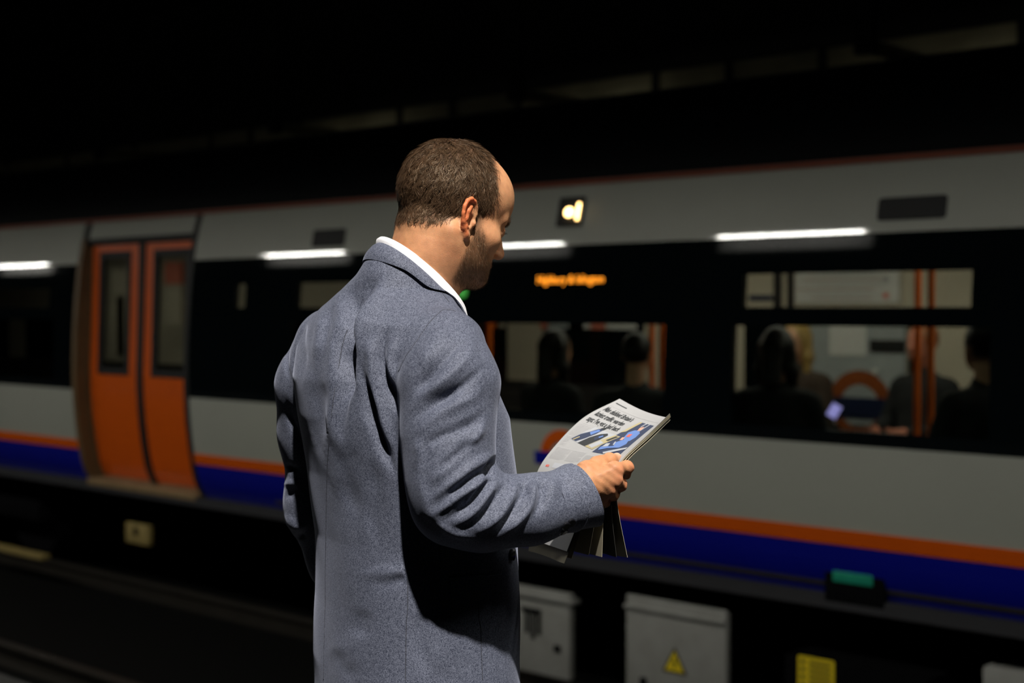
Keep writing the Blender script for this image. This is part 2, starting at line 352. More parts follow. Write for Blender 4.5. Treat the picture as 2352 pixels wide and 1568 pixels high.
for k in (-1, 1): box_obj('case_latch', (c[0]+k*.22-.02, c[0]+k*.22+.02, UY-.012, UY, -.72, -.66), MATS['underframe'], b2)
p, q = PY(1832, 1568, 6.45), PY(1916, 1519, 6.45)
b3 = box_obj('underframe_case', (p[0]-.08, q[0]+.5, 6.455, 6.9, -.75, -.36), MATS['underframe'], train)
lb = prism('warning_label', [((p[0]+q[0])/2+u, v) for u, v in rrect(q[0]-p[0], .18, .012)], lambda u, v, d: (u, 6.455-d, q[2]-.09+v), 0, .004, MATS['label_yellow'], b3)
for k in range(5): box_obj('label_line', (q[0]-.145, q[0]-.02, 6.449, 6.4515, q[2]-.035-k*.03, q[2]-.022-k*.03), MATS['label_ink'], b3)
for k in range(4): tube_obj('label_symbol', [(p[0]+.03, 6.451, q[2]-.03-k*.04), (p[0]+.03, 6.448, q[2]-.03-k*.04)], .012, MATS['label_ink'], b3, 8)
p, q = PY(2262, 1600, UY), PY(2400, 1560, UY); ubox('equipment_case', 2255, 2420, 1558, 1640, UY, 'box_grey')
p, q = PY(1912, 1350, 6.33), PY(2004, 1322, 6.33); ps = TY+prof(.09)
hs = box_obj('side_socket', (p[0]-.05, q[0]+.06, ps-.02, ps+.02, q[2]-.16, q[2]+.02), MATS['underframe'], train, bev=.006)
box_obj('socket_cover', (p[0], q[0], ps-.028, ps-.018, q[2]-.055, q[2]), MATS['teal_light'], hs, bev=.004)
box_obj('tread_step', (-13.2, PX(88, UY), UY, UY+.10, -.80, -.762), MATS['underframe_yellow'], train, bev=.004)
b4 = ubox('end_bracket', 288, 340, 1208, 1244, UY, 'underframe_yellow', dep=.05, bev=.01)
c = PY(312, 1220, UY); tube_obj('bracket_hole', [(c[0], UY-.006, c[2]), (c[0], UY+.01, c[2])], .035, MATS['underframe'], b4, 14)
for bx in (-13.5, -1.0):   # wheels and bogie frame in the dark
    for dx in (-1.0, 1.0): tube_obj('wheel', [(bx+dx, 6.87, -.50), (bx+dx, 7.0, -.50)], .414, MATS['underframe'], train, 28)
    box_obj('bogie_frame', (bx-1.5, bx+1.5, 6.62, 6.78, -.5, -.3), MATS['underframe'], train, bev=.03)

# ------------------------------------------------------------------ carriage interior
IY = FY-.04
box_obj('inner_wall', (TX0, TX1, IY, IY+.04, .02, 2.19), MATS['cream'], train)
def wallp(name, px0, px1, z0, z1, m, d=.012):
    return box_obj(name, (PX(px0, IY), PX(px1, IY), IY-d, IY, z0, z1), MATS[m], train)
def zpy(py, Y=None, px=1975):
    return float(PY(px, py, Y or IY)[2])
for a, b in ((1712, 1858), (2090, 2142), (1250, 1480), (1540, 1680), (905, 1165), (590, 760), (60, 160), (-200, 20)): wallp('far_window', a, b, .85, 1.36, 'train_black')
box_obj('dado', (TX0, TX1, IY-.01, IY, .02, .86), MATS['seat_dark'], train)
for a, b in ((1778, 1796), (1809, 1824)): wallp('frieze_strut', a, b, 1.40, 2.1, 'seat_dark')
wallp('frieze_rail', 1000, 2300, 1.40, 1.455, 'seat_dark')
rm = wallp('route_map', 1830, 2068, 1.50, 1.75, 'white_panel', .02)
for k in range(9):
    z = 1.53+.022*k; a = 1835+rng.uniform(0, 50); b = 2060-rng.uniform(0, 60)
    box_obj('route_line', (PX(a, IY), PX(b, IY), IY-.023, IY-.02, z, z+.005), MATS['ring_brown' if k % 3 == 0 else 'grey_panel'], rm)
for z in (1.55, 1.66): tube_obj('route_mark', [(PX(2038, IY), IY-.024, z), (PX(2038, IY), IY-.019, z)], .022, MATS['salmon' if z < 1.6 else 'grey_panel'], rm, 12)
wallp('frieze_notice', 1722, 1776, 1.52, 1.56, 'bar_navy')
bo = wallp('advert_board', 1868, 2084, zpy(976), zpy(744), 'grey_panel', .03)
def onb(px, py): p = PY(px, py, IY-.03); return p
c = PY(1974, 932, IY-.03); fnb = lambda u, v, d: (u, IY-.03-d, c[2]+v)
rg = ring('roundel_ring', c[0], fnb, .15, .245, .004, MATS['ring_brown'], bo, -30, 210)
ring('roundel_ring', c[0], fnb, .15, .215, .004, MATS['ring_brown'], bo, 212, 328, 20)
p, q = onb(1880, 953), onb(2065, 917); box_obj('roundel_bar', (p[0], q[0], IY-.042, IY-.03, p[2], q[2]), MATS['bar_navy'], bo)
p, q = onb(1906, 815), onb(1990, 746); box_obj('white_notice', (p[0], q[0], IY-.036, IY-.03, p[2], q[2]), MATS['white_panel'], bo)
p, q = onb(1999, 808), onb(2079, 781); box_obj('black_plate', (p[0], q[0], IY-.04, IY-.03, p[2], q[2]), MATS['rubber'], bo)
p = onb(2012, 852); tube_obj('white_knob', [p, p-np.array([0, .02, 0])], .02, MATS['white_panel'], bo, 12)
for a, b, m in ((1260, 1345, 'grey_panel'), (1310, 1360, 'white_panel'), (1360, 1392, 'salmon'), (1395, 1465, 'white_panel'), (1245, 1262, 'salmon'), (1130, 1142, 'pole_orange'), (1150, 1162, 'cream')):
    wallp('low_frieze_card', a, b, 1.30, 1.40, m, .02)
# lower far wall: long bench with backs
sb = box_obj('bench_seat', (-14, 2, IY-.5, IY-.05, .05, .46), MATS['seat_dark'], train, bev=.03)
box_obj('bench_back', (-14, PX(1250, IY-.1), IY-.14, IY-.012, .46, .78), MATS['seat_dark'], sb, bev=.03); box_obj('bench_back', (PX(2095, IY-.1), 2, IY-.14, IY-.012, .46, .86), MATS['seat_dark'], sb, bev=.03)
sn = box_obj('bench_seat', (-8.2, 2, TY+.12, TY+.55, .05, .46), MATS['seat_dark'], train, bev=.03); box_obj('bench_back', (-8.2, 2, TY+.09, TY+.18, .46, .84), MATS['seat_dark'], sn, bev=.03)
for px, Y in ((2108, 7.5), (2139, 7.3), (1497, 7.5), (1521, 7.3), (1124, 7.5), (1096, 7.4)):
    x = PX(px, Y); tube_obj('grab_pole', [(x, Y, .02), (x, Y, 2.19)], .019, MATS['pole_orange'], train, 10)
gs = PY(1064, 668, TY+.04); fng = onskin(gs[2], .0); prism('green_indicator', [(gs[0]+u, v) for u, v in rrect(.09, .085, .03)], fng, 0, .006, MATS['green_light'], train)
# door vestibule views: cream and pink panels beyond
for px0, px1, z0, z1, m in ((255, 292, .95, 1.9, 'cream'), (378, 415, 1.72, 1.95, 'salmon'), (378, 415, 1.30, 1.70, 'cream'), (268, 285, .95, 1.6, 'jamb_tan')):
    Y = IY-.3; box_obj('vestibule_panel', (PX(px0, Y), PX(px1, Y), Y, Y+.05, z0, z1), MATS[m], train)
def ilight(x0, x1, power):
    al = bpy.data.lights.new('carriage_light', 'AREA'); al.shape = 'RECTANGLE'; al.size = x1-x0; al.size_y = .25; al.energy = power; al.color = (1, .93, .80)
    lo = bpy.data.objects.new('carriage_light', al); COL.objects.link(lo); lo.parent = train; lo.location = ((x0+x1)/2, 7.6, 2.17)
ilight(-7.5, -1.0, 48); ilight(-14.5, -9.0, 14)
# ------------------------------------------------------------------ the man: frames
M0 = np.array([-1.66, 1.571, 0]); PHI = math.radians(28)
FV = math.cos(PHI)*R0+math.sin(PHI)*F0; RV = np.array([FV[1], -FV[0], 0]); MROT = math.atan2(RV[1], RV[0])
def L2W(a): a = np.asarray(a, float); return M0+a[..., 0:1]*RV+a[..., 1:2]*FV+a[..., 2:3]*UZ
def W2L(P): d = np.asarray(P, float)-M0; return np.stack([d@RV, d@FV, d@UZ], -1)
def PA(px, py, a):
    """photo pixel -> man-local point lying at distance a to his right"""
    d = FW+R0*(px-1176)/FPX+UP*(784-py)/FPX; k = ((M0+a*RV-CAM)@RV)/(d@RV); return W2L(CAM+k*d)
# ------------------------------------------------------------------ implicit surfaces
class Grid:
    def __init__(s, lo, hi, h):
        s.lo = np.array(lo, float); s.h = h; s.n = np.ceil((np.array(hi)-s.lo)/h).astype(int)+1; s.F = np.full(s.n, .5, np.float32); s.ids = None
    def sub(s, lo, hi, pad):
        i0 = np.maximum(0, np.floor((np.array(lo)-pad-s.lo)/s.h).astype(int)); i1 = np.minimum(s.n, np.ceil((np.array(hi)+pad-s.lo)/s.h).astype(int)+1)
        if np.any(i1 <= i0): return None, None
        ax = [(s.lo[k]+s.h*np.arange(i0[k], i1[k])).astype(np.float32) for k in range(3)]
        return tuple(slice(i0[k], i1[k]) for k in range(3)), (ax[0][:, None, None], ax[1][None, :, None], ax[2][None, None, :])
    def put(s, sl, d, k, op):
        F = s.F[sl]
        if op == 'add':
            if k > 0: h = np.maximum(k-np.abs(F-d), 0)/k; s.F[sl] = np.minimum(F, d)-h*h*k*.25
            else: s.F[sl] = np.minimum(F, d)
        else:
            d = -d
            if k > 0: h = np.maximum(k-np.abs(F-d), 0)/k; s.F[sl] = np.maximum(F, d)+h*h*k*.25
            else: s.F[sl] = np.maximum(F, d)
    def cap(s, a, b, ra, rb=None, k=.01, op='add'):
        rb = ra if rb is None else rb; a = np.array(a, float); b = np.array(b, float); R = max(ra, rb)
        sl, X = s.sub(np.minimum(a, b)-R, np.maximum(a, b)+R, k+3*s.h)
        if sl is None: return s
        ba = (b-a).astype(np.float32); L = float(ba@ba)+1e-12
        t = np.clip(((X[0]-a[0])*ba[0]+(X[1]-a[1])*ba[1]+(X[2]-a[2])*ba[2])/L, 0, 1).astype(np.float32)
        d = np.sqrt((X[0]-a[0]-t*ba[0])**2+(X[1]-a[1]-t*ba[1])**2+(X[2]-a[2]-t*ba[2])**2)-(ra+t*(rb-ra))
        s.put(sl, d.astype(np.float32), k, op); return s
    def chain(s, pts, rs, k=.01, op='add'):
        for i in range(len(pts)-1): s.cap(pts[i], pts[i+1], rs[i], rs[i+1], k, op)
        return s
    def ell(s, c, r, k=.01, op='add', R=None):
        c = np.array(c, float); r = np.array(r, float); m = r.max()
        sl, X = s.sub(c-(r if R is None else m), c+(r if R is None else m), k+3*s.h)
        if sl is None: return s
        x, y, z = X[0]-c[0], X[1]-c[1], X[2]-c[2]
        if R is not None: x, y, z = R[0][0]*x+R[0][1]*y+R[0][2]*z, R[1][0]*x+R[1][1]*y+R[1][2]*z, R[2][0]*x+R[2][1]*y+R[2][2]*z
        k0 = np.sqrt((x/r[0])**2+(y/r[1])**2+(z/r[2])**2); k1 = np.sqrt((x/r[0]**2)**2+(y/r[1]**2)**2+(z/r[2]**2)**2)+1e-6
        s.put(sl, (k0*(k0-1)/k1).astype(np.float32), k, op); return s
    def stack(s, tab, n=2.4, k=.01):
        T = np.array(tab); z0, z1 = T[0, 0], T[-1, 0]; m = T[:, 3:6].max()+.05
        sl, X = s.sub((-m, -m, z0), (m, m, z1), .03); z = np.clip(X[2], z0, z1).ravel()
        cs = [np.interp(z, T[:, 0], T[:, j])[None, None, :].astype(np.float32) for j in range(1, T.shape[1])]
        ca, cb, A, Bf, Bb, tw = cs
        x = X[0]-ca; y = X[1]-cb; c, q = np.cos(tw), np.sin(tw); x, y = x*c+y*q, -x*q+y*c
        B = np.where(y > 0, Bf, Bb)
        d = ((np.abs(x/A)**n+np.abs(y/B)**n)**(1/n)-1)*np.minimum(A, B)
        d = np.maximum(d, np.maximum(z0-X[2], X[2]-z1)); s.put(sl, d.astype(np.float32), k, 'add'); return s
    def cut(s, p, nrm):
        ax = [(s.lo[k]+s.h*np.arange(s.n[k])).astype(np.float32) for k in range(3)]
        d = (ax[0][:, None, None]-p[0])*nrm[0]+(ax[1][None, :, None]-p[1])*nrm[1]+(ax[2][None, None, :]-p[2])*nrm[2]
        s.F = np.maximum(s.F, d.astype(np.float32)); return s
    def mesh(s):
        F = s.F; F[[0, -1]] = .1; F[:, [0, -1]] = .1; F[:, :, [0, -1]] = .1
        S = F < 0; nx, ny, nz = F.shape
        cnt = np.zeros((nx-1, ny-1, nz-1), np.int8)
        for i in (0, 1):
            for j in (0, 1):
                for k in (0, 1): cnt += S[i:nx-1+i, j:ny-1+j, k:nz-1+k]
        I = np.argwhere((cnt > 0) & (cnt < 8)); idx = np.full(cnt.shape, -1, np.int32); idx[I[:, 0], I[:, 1], I[:, 2]] = np.arange(len(I))
        cor = [(i, j, k) for i in (0, 1) for j in (0, 1) for k in (0, 1)]
        V = np.stack([F[I[:, 0]+c[0], I[:, 1]+c[1], I[:, 2]+c[2]] for c in cor], 1)
        acc = np.zeros((len(I), 3)); num = np.zeros(len(I))
        for p in range(8):
            for q in range(p+1, 8):
                if sum(abs(cor[p][t]-cor[q][t]) for t in range(3)) != 1: continue
                m = (V[:, p] < 0) != (V[:, q] < 0); t = V[m, p]/(V[m, p]-V[m, q])
                acc[m] += np.array(cor[p])+t[:, None]*(np.array(cor[q])-np.array(cor[p])); num[m] += 1
        P = s.lo+s.h*(I+acc/num[:, None]); quads = []
        for ax in range(3):
            o = [1, 2] if ax == 0 else ([2, 0] if ax == 1 else [0, 1])
            A = [slice(None)]*3; B = [slice(None)]*3; A[ax] = slice(0, -1); B[ax] = slice(1, None)
            sa, sb = S[tuple(A)], S[tuple(B)]; E = np.argwhere(sa != sb)
            ok = (E[:, o[0]] > 0) & (E[:, o[1]] > 0) & (E[:, o[0]] < F.shape[o[0]]-1) & (E[:, o[1]] < F.shape[o[1]]-1); E = E[ok]
            flip = sa[tuple(E.T)]
            def c(d0, d1):
                e = E.copy(); e[:, o[0]] -= d0; e[:, o[1]] -= d1; return idx[e[:, 0], e[:, 1], e[:, 2]]
            Q = np.stack([c(1, 1), c(0, 1), c(0, 0), c(1, 0)], 1); Q[~flip] = Q[~flip][:, ::-1]; quads.append(Q)
        return P, np.concatenate(quads)
def vnormals(P, Q):
    n = np.cross(P[Q[:, 2]]-P[Q[:, 0]], P[Q[:, 3]]-P[Q[:, 1]]); N = np.zeros_like(P)
    for k in range(4):
        for c in range(3): N[:, c] += np.bincount(Q[:, k], n[:, c], len(P))
    return N/(np.linalg.norm(N, axis=1, keepdims=True)+1e-12)
def relax(P, Q, it=1, lam=.5):
    for _ in range(it):
        S = np.zeros_like(P); C = np.zeros(len(P))
        for k in range(4):
            a, b = Q[:, k], Q[:, (k+1) % 4]
            for c in range(3): S[:, c] += np.bincount(a, P[b, c], len(P))+np.bincount(b, P[a, c], len(P))
            C += np.bincount(a, minlength=len(P))+np.bincount(b, minlength=len(P))
        P = P+lam*(S/C[:, None]-P)
    return P
def np_mesh(name, P, Q, m, parent=None, tint=None, smooth=True):
    me = bpy.data.meshes.new(name); nq = Q.shape[1]
    me.vertices.add(len(P)); me.vertices.foreach_set('co', np.ascontiguousarray(P, np.float32).ravel())
    me.loops.add(Q.size); me.loops.foreach_set('vertex_index', np.ascontiguousarray(Q, np.int32).ravel())
    me.polygons.add(len(Q)); me.polygons.foreach_set('loop_start', np.arange(0, Q.size, nq, dtype=np.int32)); me.polygons.foreach_set('loop_total', np.full(len(Q), nq, np.int32))
    me.update(calc_edges=True); me.validate()
    me.polygons.foreach_set('use_smooth', np.full(len(me.polygons), smooth))
    if tint is not None:
        at = me.color_attributes.new('tint', 'FLOAT_COLOR', 'POINT'); at.data.foreach_set('color', np.concatenate([tint, np.ones((len(tint), 1))], 1).astype(np.float32).ravel())
    return link(name, me, m, parent)
def spline(pts, n):
    pts = np.array(pts, float); m = len(pts); t = np.linspace(0, m-1, n); i = np.clip(t.astype(int), 0, m-2); u = (t-i)[:, None]
    g = lambda k: pts[np.clip(k, 0, m-1)]
    p0, p1, p2, p3 = g(i-1), g(i), g(i+1), g(i+2)
    p0 = np.where((i == 0)[:, None], 2*p1-p2, p0); p3 = np.where((i == m-2)[:, None], 2*p2-p1, p3)
    return .5*(2*p1+(p2-p0)*u+(2*p0-5*p1+4*p2-p3)*u**2+(3*p1-p0-3*p2+p3)*u**3)

# ------------------------------------------------------------------ materials of the man
def wool(name, dark, light, scale=750):
    m = bpy.data.materials.new(name); m.use_nodes = True; nt = m.node_tree; b = nt.nodes['Principled BSDF']; L = nt.links.new
    tc = nt.nodes.new('ShaderNodeTexCoord'); n = nt.nodes.new('ShaderNodeTexNoise'); n.inputs['Scale'].default_value = scale; n.inputs['Detail'].default_value = 2
    n3 = nt.nodes.new('ShaderNodeTexNoise'); n3.inputs['Scale'].default_value = scale*.3; n3.inputs['Detail'].default_value = 3
    L(tc.outputs['Object'], n.inputs['Vector']); L(tc.outputs['Object'], n3.inputs['Vector'])
    av = nt.nodes.new('ShaderNodeMix'); av.inputs[0].default_value = .2; L(n.outputs['Fac'], av.inputs[2]); L(n3.outputs['Fac'], av.inputs[3])
    cr = nt.nodes.new('ShaderNodeValToRGB'); cr.color_ramp.elements[0].position = .36; cr.color_ramp.elements[0].color = (*dark, 1); cr.color_ramp.elements[1].position = .66; cr.color_ramp.elements[1].color = (*light, 1)
    L(av.outputs[0], cr.inputs[0]); L(cr.outputs[0], b.inputs['Base Color']); b.inputs['Roughness'].default_value = .7; b.inputs['Specular IOR Level'].default_value = .3
    b.inputs['Sheen Weight'].default_value = .2; b.inputs['Sheen Roughness'].default_value = .4; b.inputs['Sheen Tint'].default_value = (.7, .75, .95, 1)
    bp = nt.nodes.new('ShaderNodeBump'); bp.inputs['Strength'].default_value = .22; bp.inputs['Distance'].default_value = .0006; L(n.outputs['Fac'], bp.inputs['Height']); L(bp.outputs[0], b.inputs['Normal'])
    MATS[name] = m; return m
wool('jacket_wool', (.018, .023, .043), (.165, .180, .240)); wool('trouser_wool', (.02, .022, .03), (.06, .065, .08))
wool('seam_wool', (.02, .022, .033), (.075, .08, .10))
mat('shirt_cotton', (.86, .86, .90), .8, bump=.1, bscale=900); mat('button_horn', (.006, .006, .008), .15, spec=.8); mat('shoe_leather', (.01, .009, .008), .25)
m = bpy.data.materials.new('skin'); m.use_nodes = True; nt = m.node_tree; b = nt.nodes['Principled BSDF']; MATS['skin'] = m
at = nt.nodes.new('ShaderNodeAttribute'); at.attribute_name = 'tint'; n = nt.nodes.new('ShaderNodeTexNoise'); n.inputs['Scale'].default_value = 90; n.inputs['Detail'].default_value = 5
tc = nt.nodes.new('ShaderNodeTexCoord'); nt.links.new(tc.outputs['Object'], n.inputs['Vector'])
mr = nt.nodes.new('ShaderNodeMapRange'); mr.inputs[1].default_value = .3; mr.inputs[2].default_value = .7; mr.inputs[3].default_value = .88; mr.inputs[4].default_value = 1.08; nt.links.new(n.outputs['Fac'], mr.inputs[0])
vm = nt.nodes.new('ShaderNodeVectorMath'); vm.operation = 'SCALE'; nt.links.new(at.outputs['Color'], vm.inputs[0]); nt.links.new(mr.outputs[0], vm.inputs['Scale']); nt.links.new(vm.outputs[0], b.inputs['Base Color'])
b.inputs['Roughness'].default_value = .56; b.inputs['Specular IOR Level'].default_value = .35; b.inputs['Subsurface Weight'].default_value = .22; b.inputs['Subsurface Radius'].default_value = (1, .25, .1); b.inputs['Subsurface Scale'].default_value = .006
n2 = nt.nodes.new('ShaderNodeTexNoise'); n2.inputs['Scale'].default_value = 600; n2.inputs['Detail'].default_value = 3; nt.links.new(tc.outputs['Object'], n2.inputs['Vector'])
bp = nt.nodes.new('ShaderNodeBump'); bp.inputs['Strength'].default_value = .25; bp.inputs['Distance'].default_value = .001; nt.links.new(n2.outputs['Fac'], bp.inputs['Height']); nt.links.new(bp.outputs[0], b.inputs['Normal'])
def hair_mat(name, c0, c1):
    m = bpy.data.materials.new(name); m.use_nodes = True; nt = m.node_tree; b = nt.nodes['Principled BSDF']; MATS[name] = m
    at = nt.nodes.new('ShaderNodeAttribute'); at.attribute_name = 'tint'; mx = nt.nodes.new('ShaderNodeMix'); mx.data_type = 'RGBA'
    mx.inputs[6].default_value = (*c0, 1); mx.inputs[7].default_value = (*c1, 1); sp = nt.nodes.new('ShaderNodeSeparateColor'); nt.links.new(at.outputs['Color'], sp.inputs[0])
    nt.links.new(sp.outputs[0], mx.inputs[0]); nt.links.new(mx.outputs[2], b.inputs['Base Color']); b.inputs['Roughness'].default_value = .42; b.inputs['Specular IOR Level'].default_value = .35; b.inputs['Specular Tint'].default_value = (1, .78, .55, 1)
hair_mat('hair_brown', (.022, .011, .006), (.17, .10, .055)); hair_mat('beard_brown', (.025, .014, .008), (.16, .085, .04))

# ------------------------------------------------------------------ head and neck
HC = np.array([.015, .05, 1.60]); HYAW, HPIT, HROLL = math.radians(-3), math.radians(18), math.radians(0)
def hmat():
    cb, sb = math.cos(HPIT), math.sin(HPIT); P = np.array([[1, 0, 0], [0, cb, sb], [0, -sb, cb]])
    r = HROLL; Rr = np.array([[math.cos(r), 0, math.sin(r)], [0, 1, 0], [-math.sin(r), 0, math.cos(r)]])
    t = HYAW; Y = np.array([[math.cos(t), math.sin(t), 0], [-math.sin(t), math.cos(t), 0], [0, 0, 1]]); return Y@Rr@P
HR = hmat()
def H2L(p): return np.asarray(p)@HR.T+HC
def L2H(p): return (np.asarray(p)-HC)@HR
cm = lambda *v: np.array(v)/100
G = Grid((-.105, -.125, -.27), (.105, .14, .155), .0019)
G.ell(cm(0, -.2, 4.9), cm(7.45, 9.0, 8.3), 0)
G.ell(cm(0, 3.9, 5.3), cm(6.5, 6.2, 6.1), .02)
G.ell(cm(0, 3.9, -2.2), cm(5.9, 5.0, 6.0), .025)
G.ell(cm(0, 3.6, -5.1), cm(5.3, 5.2, 3.5), .02)
for s in (-1, 1):
    G.cap(cm(5.3*s, -.2, -3.8), cm(2.0*s, 7.2, -7.2), .013, .013, .02)
    G.ell(cm(4.7*s, 5.0, -1.2), cm(1.6, 2.4, 1.4), .025)
    G.cap(cm(4.3*s, 7.3, 2.7), cm(1.0*s, 9.0, 2.9), .008, .009, .012)
    G.ell(cm(3.2*s, 9.7, .9), cm(1.6, 1.4, 1.1), .01, 'sub')
    G.ell(cm(3.2*s, 7.7, .9), cm(1.25, 1.25, 1.25), .003)
    G.cap(cm(2.0*s, 8.75, 1.2), cm(4.3*s, 8.2, 1.25), .0028, .0028, .003)
G.ell(cm(0, 7.7, -7.2), cm(1.9, 1.5, 1.4), .015)
G.cap(cm(0, 8.9, 2.4), cm(0, 10.7, -1.6), .0065, .0085, .012); G.ell(cm(0, 10.7, -1.9), cm(.95, .95, .85), .006)
for s in (-1, 1):
    G.ell(cm(1.15*s, 9.95, -2.3), cm(.75, .95, .68), .005); G.ell(cm(.68*s, 10.25, -3.0), cm(.34, .55, .4), .002, 'sub')
G.chain([cm(-2.3, 8.2, -4.6), cm(0, 9.35, -4.35), cm(2.3, 8.2, -4.6)], [.004, .0062, .004], .006)
G.chain([cm(-2.1, 8.1, -5.3), cm(0, 9.15, -5.45), cm(2.1, 8.1, -5.3)], [.004, .0066, .004], .006)
G.chain([cm(-2.4, 8.8, -4.95), cm(0, 9.95, -4.95), cm(2.4, 8.8, -4.95)], [.0012]*3, .003, 'sub')
# neck
nb = L2H([[0, .002, 1.46], [0, .0, 1.36]]); G.chain([cm(0, -.8, -1.5), cm(0, -.5, -6), nb[0], nb[1]], [.058, .054, .053, .056], .03)
for s in (-1, 1):
    e = L2H([.02*s, .040, 1.45]); G.cap(cm(6.0*s, -1.8, -2.5), e, .012, .011, .02)
    e = L2H([.03*s, -.030, 1.46]); G.cap(cm(2.2*s, -5.0, -2.5), e, .014, .014, .035)
# ears
EAR = []
for s in (-1, 1):
    tl = math.radians(10); fl = math.radians(25)
    def ep(p, q, o=0):
        p, q = p*math.cos(tl)+q*math.sin(tl), -p*math.sin(tl)+q*math.cos(tl)
        return cm(s*(7.0+p*math.sin(fl)+o*math.cos(fl)), .9-p*math.cos(fl)+o*math.sin(fl), .2+q)
    if s > 0: EAR = [ep(1.4, .2), ep(1.4, 3.2), ep(1.0, -2.9)]
    ax = np.array([ep(2, 0)-ep(1, 0), ep(0, 0, 1)-ep(0, 0), ep(0, 2)-ep(0, 1)])*100
    G.ell(ep(1.35, .35, -.15), cm(1.55, .30, 2.9), .004, R=ax)
    G.ell(ep(.7, -.2, -.5), cm(1.2, .9, 1.7), .006, R=ax)
    hx = [(.1, -.1), (-.35, .9), (-.15, 2.0), (.5, 2.85), (1.45, 3.15), (2.35, 2.7), (2.85, 1.75), (2.85, .6), (2.5, -.6), (1.9, -1.6), (1.3, -2.4)]
    G.chain([ep(p, q, .12) for p, q in hx], [.0026, .003, .0032, .0034, .0036, .0036, .0034, .0032, .003, .003, .0035], .002)
    G.ell(ep(.9, -2.65, .05), cm(.75, .38, .75), .004, R=ax)
    G.chain([ep(1.0, 2.1, .15), ep(1.75, 1.2, .25), ep(1.75, 0, .25), ep(1.35, -1.1, .2), ep(.9, -1.5, .15)], [.0025, .0028, .0028, .0026, .0024], .003)
    G.ell(ep(.85, -.25, .45), cm(.75, .75, 1.0), .004, 'sub', R=ax); G.ell(ep(-.05, -.55, .25), cm(.4, .4, .55), .003, R=ax)
    G.chain([ep(2.35, 1.6, .3), ep(1.7, 2.5, .35), ep(.6, 2.2, .35)], [.0018, .0022, .0018], .002, 'sub')
HP, HQ = G.mesh(); HP = relax(HP, HQ, 2, .5); HN = vnormals(HP, HQ)
# skin colouring: hair region, stubble, lips, ear warmth (head frame, cm)
c = HP*100; X_, Y_, Z_ = np.abs(c[:, 0]), c[:, 1], c[:, 2]
sm = lambda x, a, b_: np.clip((x-a)/(b_-a), 0, 1)**2*(3-2*np.clip((x-a)/(b_-a), 0, 1))
def hair_w(p):
    q = p*100; x, y, z = np.abs(q[..., 0]), q[..., 1], q[..., 2]
    front = np.interp(z, [-3.5, -1.5, 0, 2.0, 3.5, 5, 7, 9, 11, 12.5, 14], [2.3, 2.3, 2.5, 2.9, 3.7, 4.0, 3.4, 2.7, 2.4, 2.4, 2.2])
    w = 1-sm(y, front-.9, front+1.1)
    low = np.where(y < -1.3, np.interp(y, [-9, -6.5, -4.2, -1.3], [-3.0, -2.7, -1.9, .4]), np.interp(y, [-1.3, .2, 1.4, 1.5, 4], [.4, 3.2, 3.4, -1.6, -2.0]))
    w = w*sm(z, low-.7, low+.5)
    ear = (x > 7.35) & (y < 2.2) & (y > -3.2) & (z < 3.9) & (z > -4); w = np.where(ear, 0, w)
    return w
def beard_w(p):
    q = p*100; x, y, z = np.abs(q[..., 0]), q[..., 1], q[..., 2]
    up = np.interp(y, [0, 1.8, 2.6, 3.4, 5.2, 6.8, 7.8, 9, 10], [-4.5, -1.6, .2, .0, -2.4, -3.8, -3.4, -3.2, -3.2]); w = sm(-z, -up-.6, -up+2.2)
    w = w*sm(y, .6, 2.0)*sm(z, -10.5, -9.2)
    w = w*np.where((x > 7.0) & (y < 2.0), 0, 1)
    lip = np.exp(-((z+4.95)/.75)**4)*np.exp(-(x/2.2)**4)*(y > 8.0); return w*(1-lip), lip
hw = hair_w(HP); bw, lip = beard_w(HP)
base = np.array([.62, .305, .15]); tint = np.tile(base, (len(HP), 1))
blo = (np.sin(HP[:, 0]*140+2*np.sin(HP[:, 2]*90))*np.sin(HP[:, 2]*120+HP[:, 1]*70)*.5+.5)[:, None]*.22; tint = tint*(1-blo)+np.array([.58, .22, .10])*blo
earm = np.clip(sm(X_, 7.3, 8.0)*(Y_ < 1.6)*(Y_ > -3)*(np.abs(Z_) < 4), 0, 1)[:, None]; tint = tint*(1-earm)+np.array([.72, .20, .075])*earm
nose = np.exp(-(((Y_-11.2)/1.2)**2+((Z_+2)/1.4)**2))[:, None]*.6; tint = tint*(1-nose)+np.array([.66, .27, .15])*nose
red = np.exp(-(((Z_+6)/3.)**2+((Y_+1)/4)**2))[:, None]*.25; tint = tint*(1-red)+np.array([.62, .25, .13])*red
tint = tint*(1-.7*bw[:, None])+np.array([.11, .06, .032])*.7*bw[:, None]; tint = tint*(1-lip[:, None]*.6)+np.array([.45, .16, .12])*lip[:, None]*.6
tint = tint*(1-.8*hw[:, None])+np.array([.07, .043, .027])*.8*hw[:, None]

# ------------------------------------------------------------------ hands
def hand_grid(joints, lo, hi):
    G = Grid(lo, hi, .0013); W = joints['wrist']; WB = joints['arm']
    G.chain([WB, W], [.026, .0262], 0)
    for nme in ('index', 'middle', 'ring', 'pinky'):
        J = joints[nme]; r0 = {'index': .0112, 'middle': .0115, 'ring': .0108, 'pinky': .0095}[nme]
        G.cap(W+(J[0]-W)*.12, J[0], .0185, r0+.0005, .011)
    for nme in ('index', 'middle', 'ring', 'pinky'):
        J = joints[nme]; r0 = {'index': .0104, 'middle': .0106, 'ring': .0100, 'pinky': .0086}[nme]
        G.chain(J, [r0+.0012, r0-.0006, r0-.0016, r0-.0026], .0035)
        G.ell(J[0], [r0+.0026]*3, .005); G.ell(J[1], [r0+.0003]*3, .003)
    T = joints['thumb']; G.chain([W+(T[0]-W)*.3]+list(T), [.016, .0165, .0118, .0102, .0082], .008); G.ell(T[2], [.0108]*3, .003)
    return G
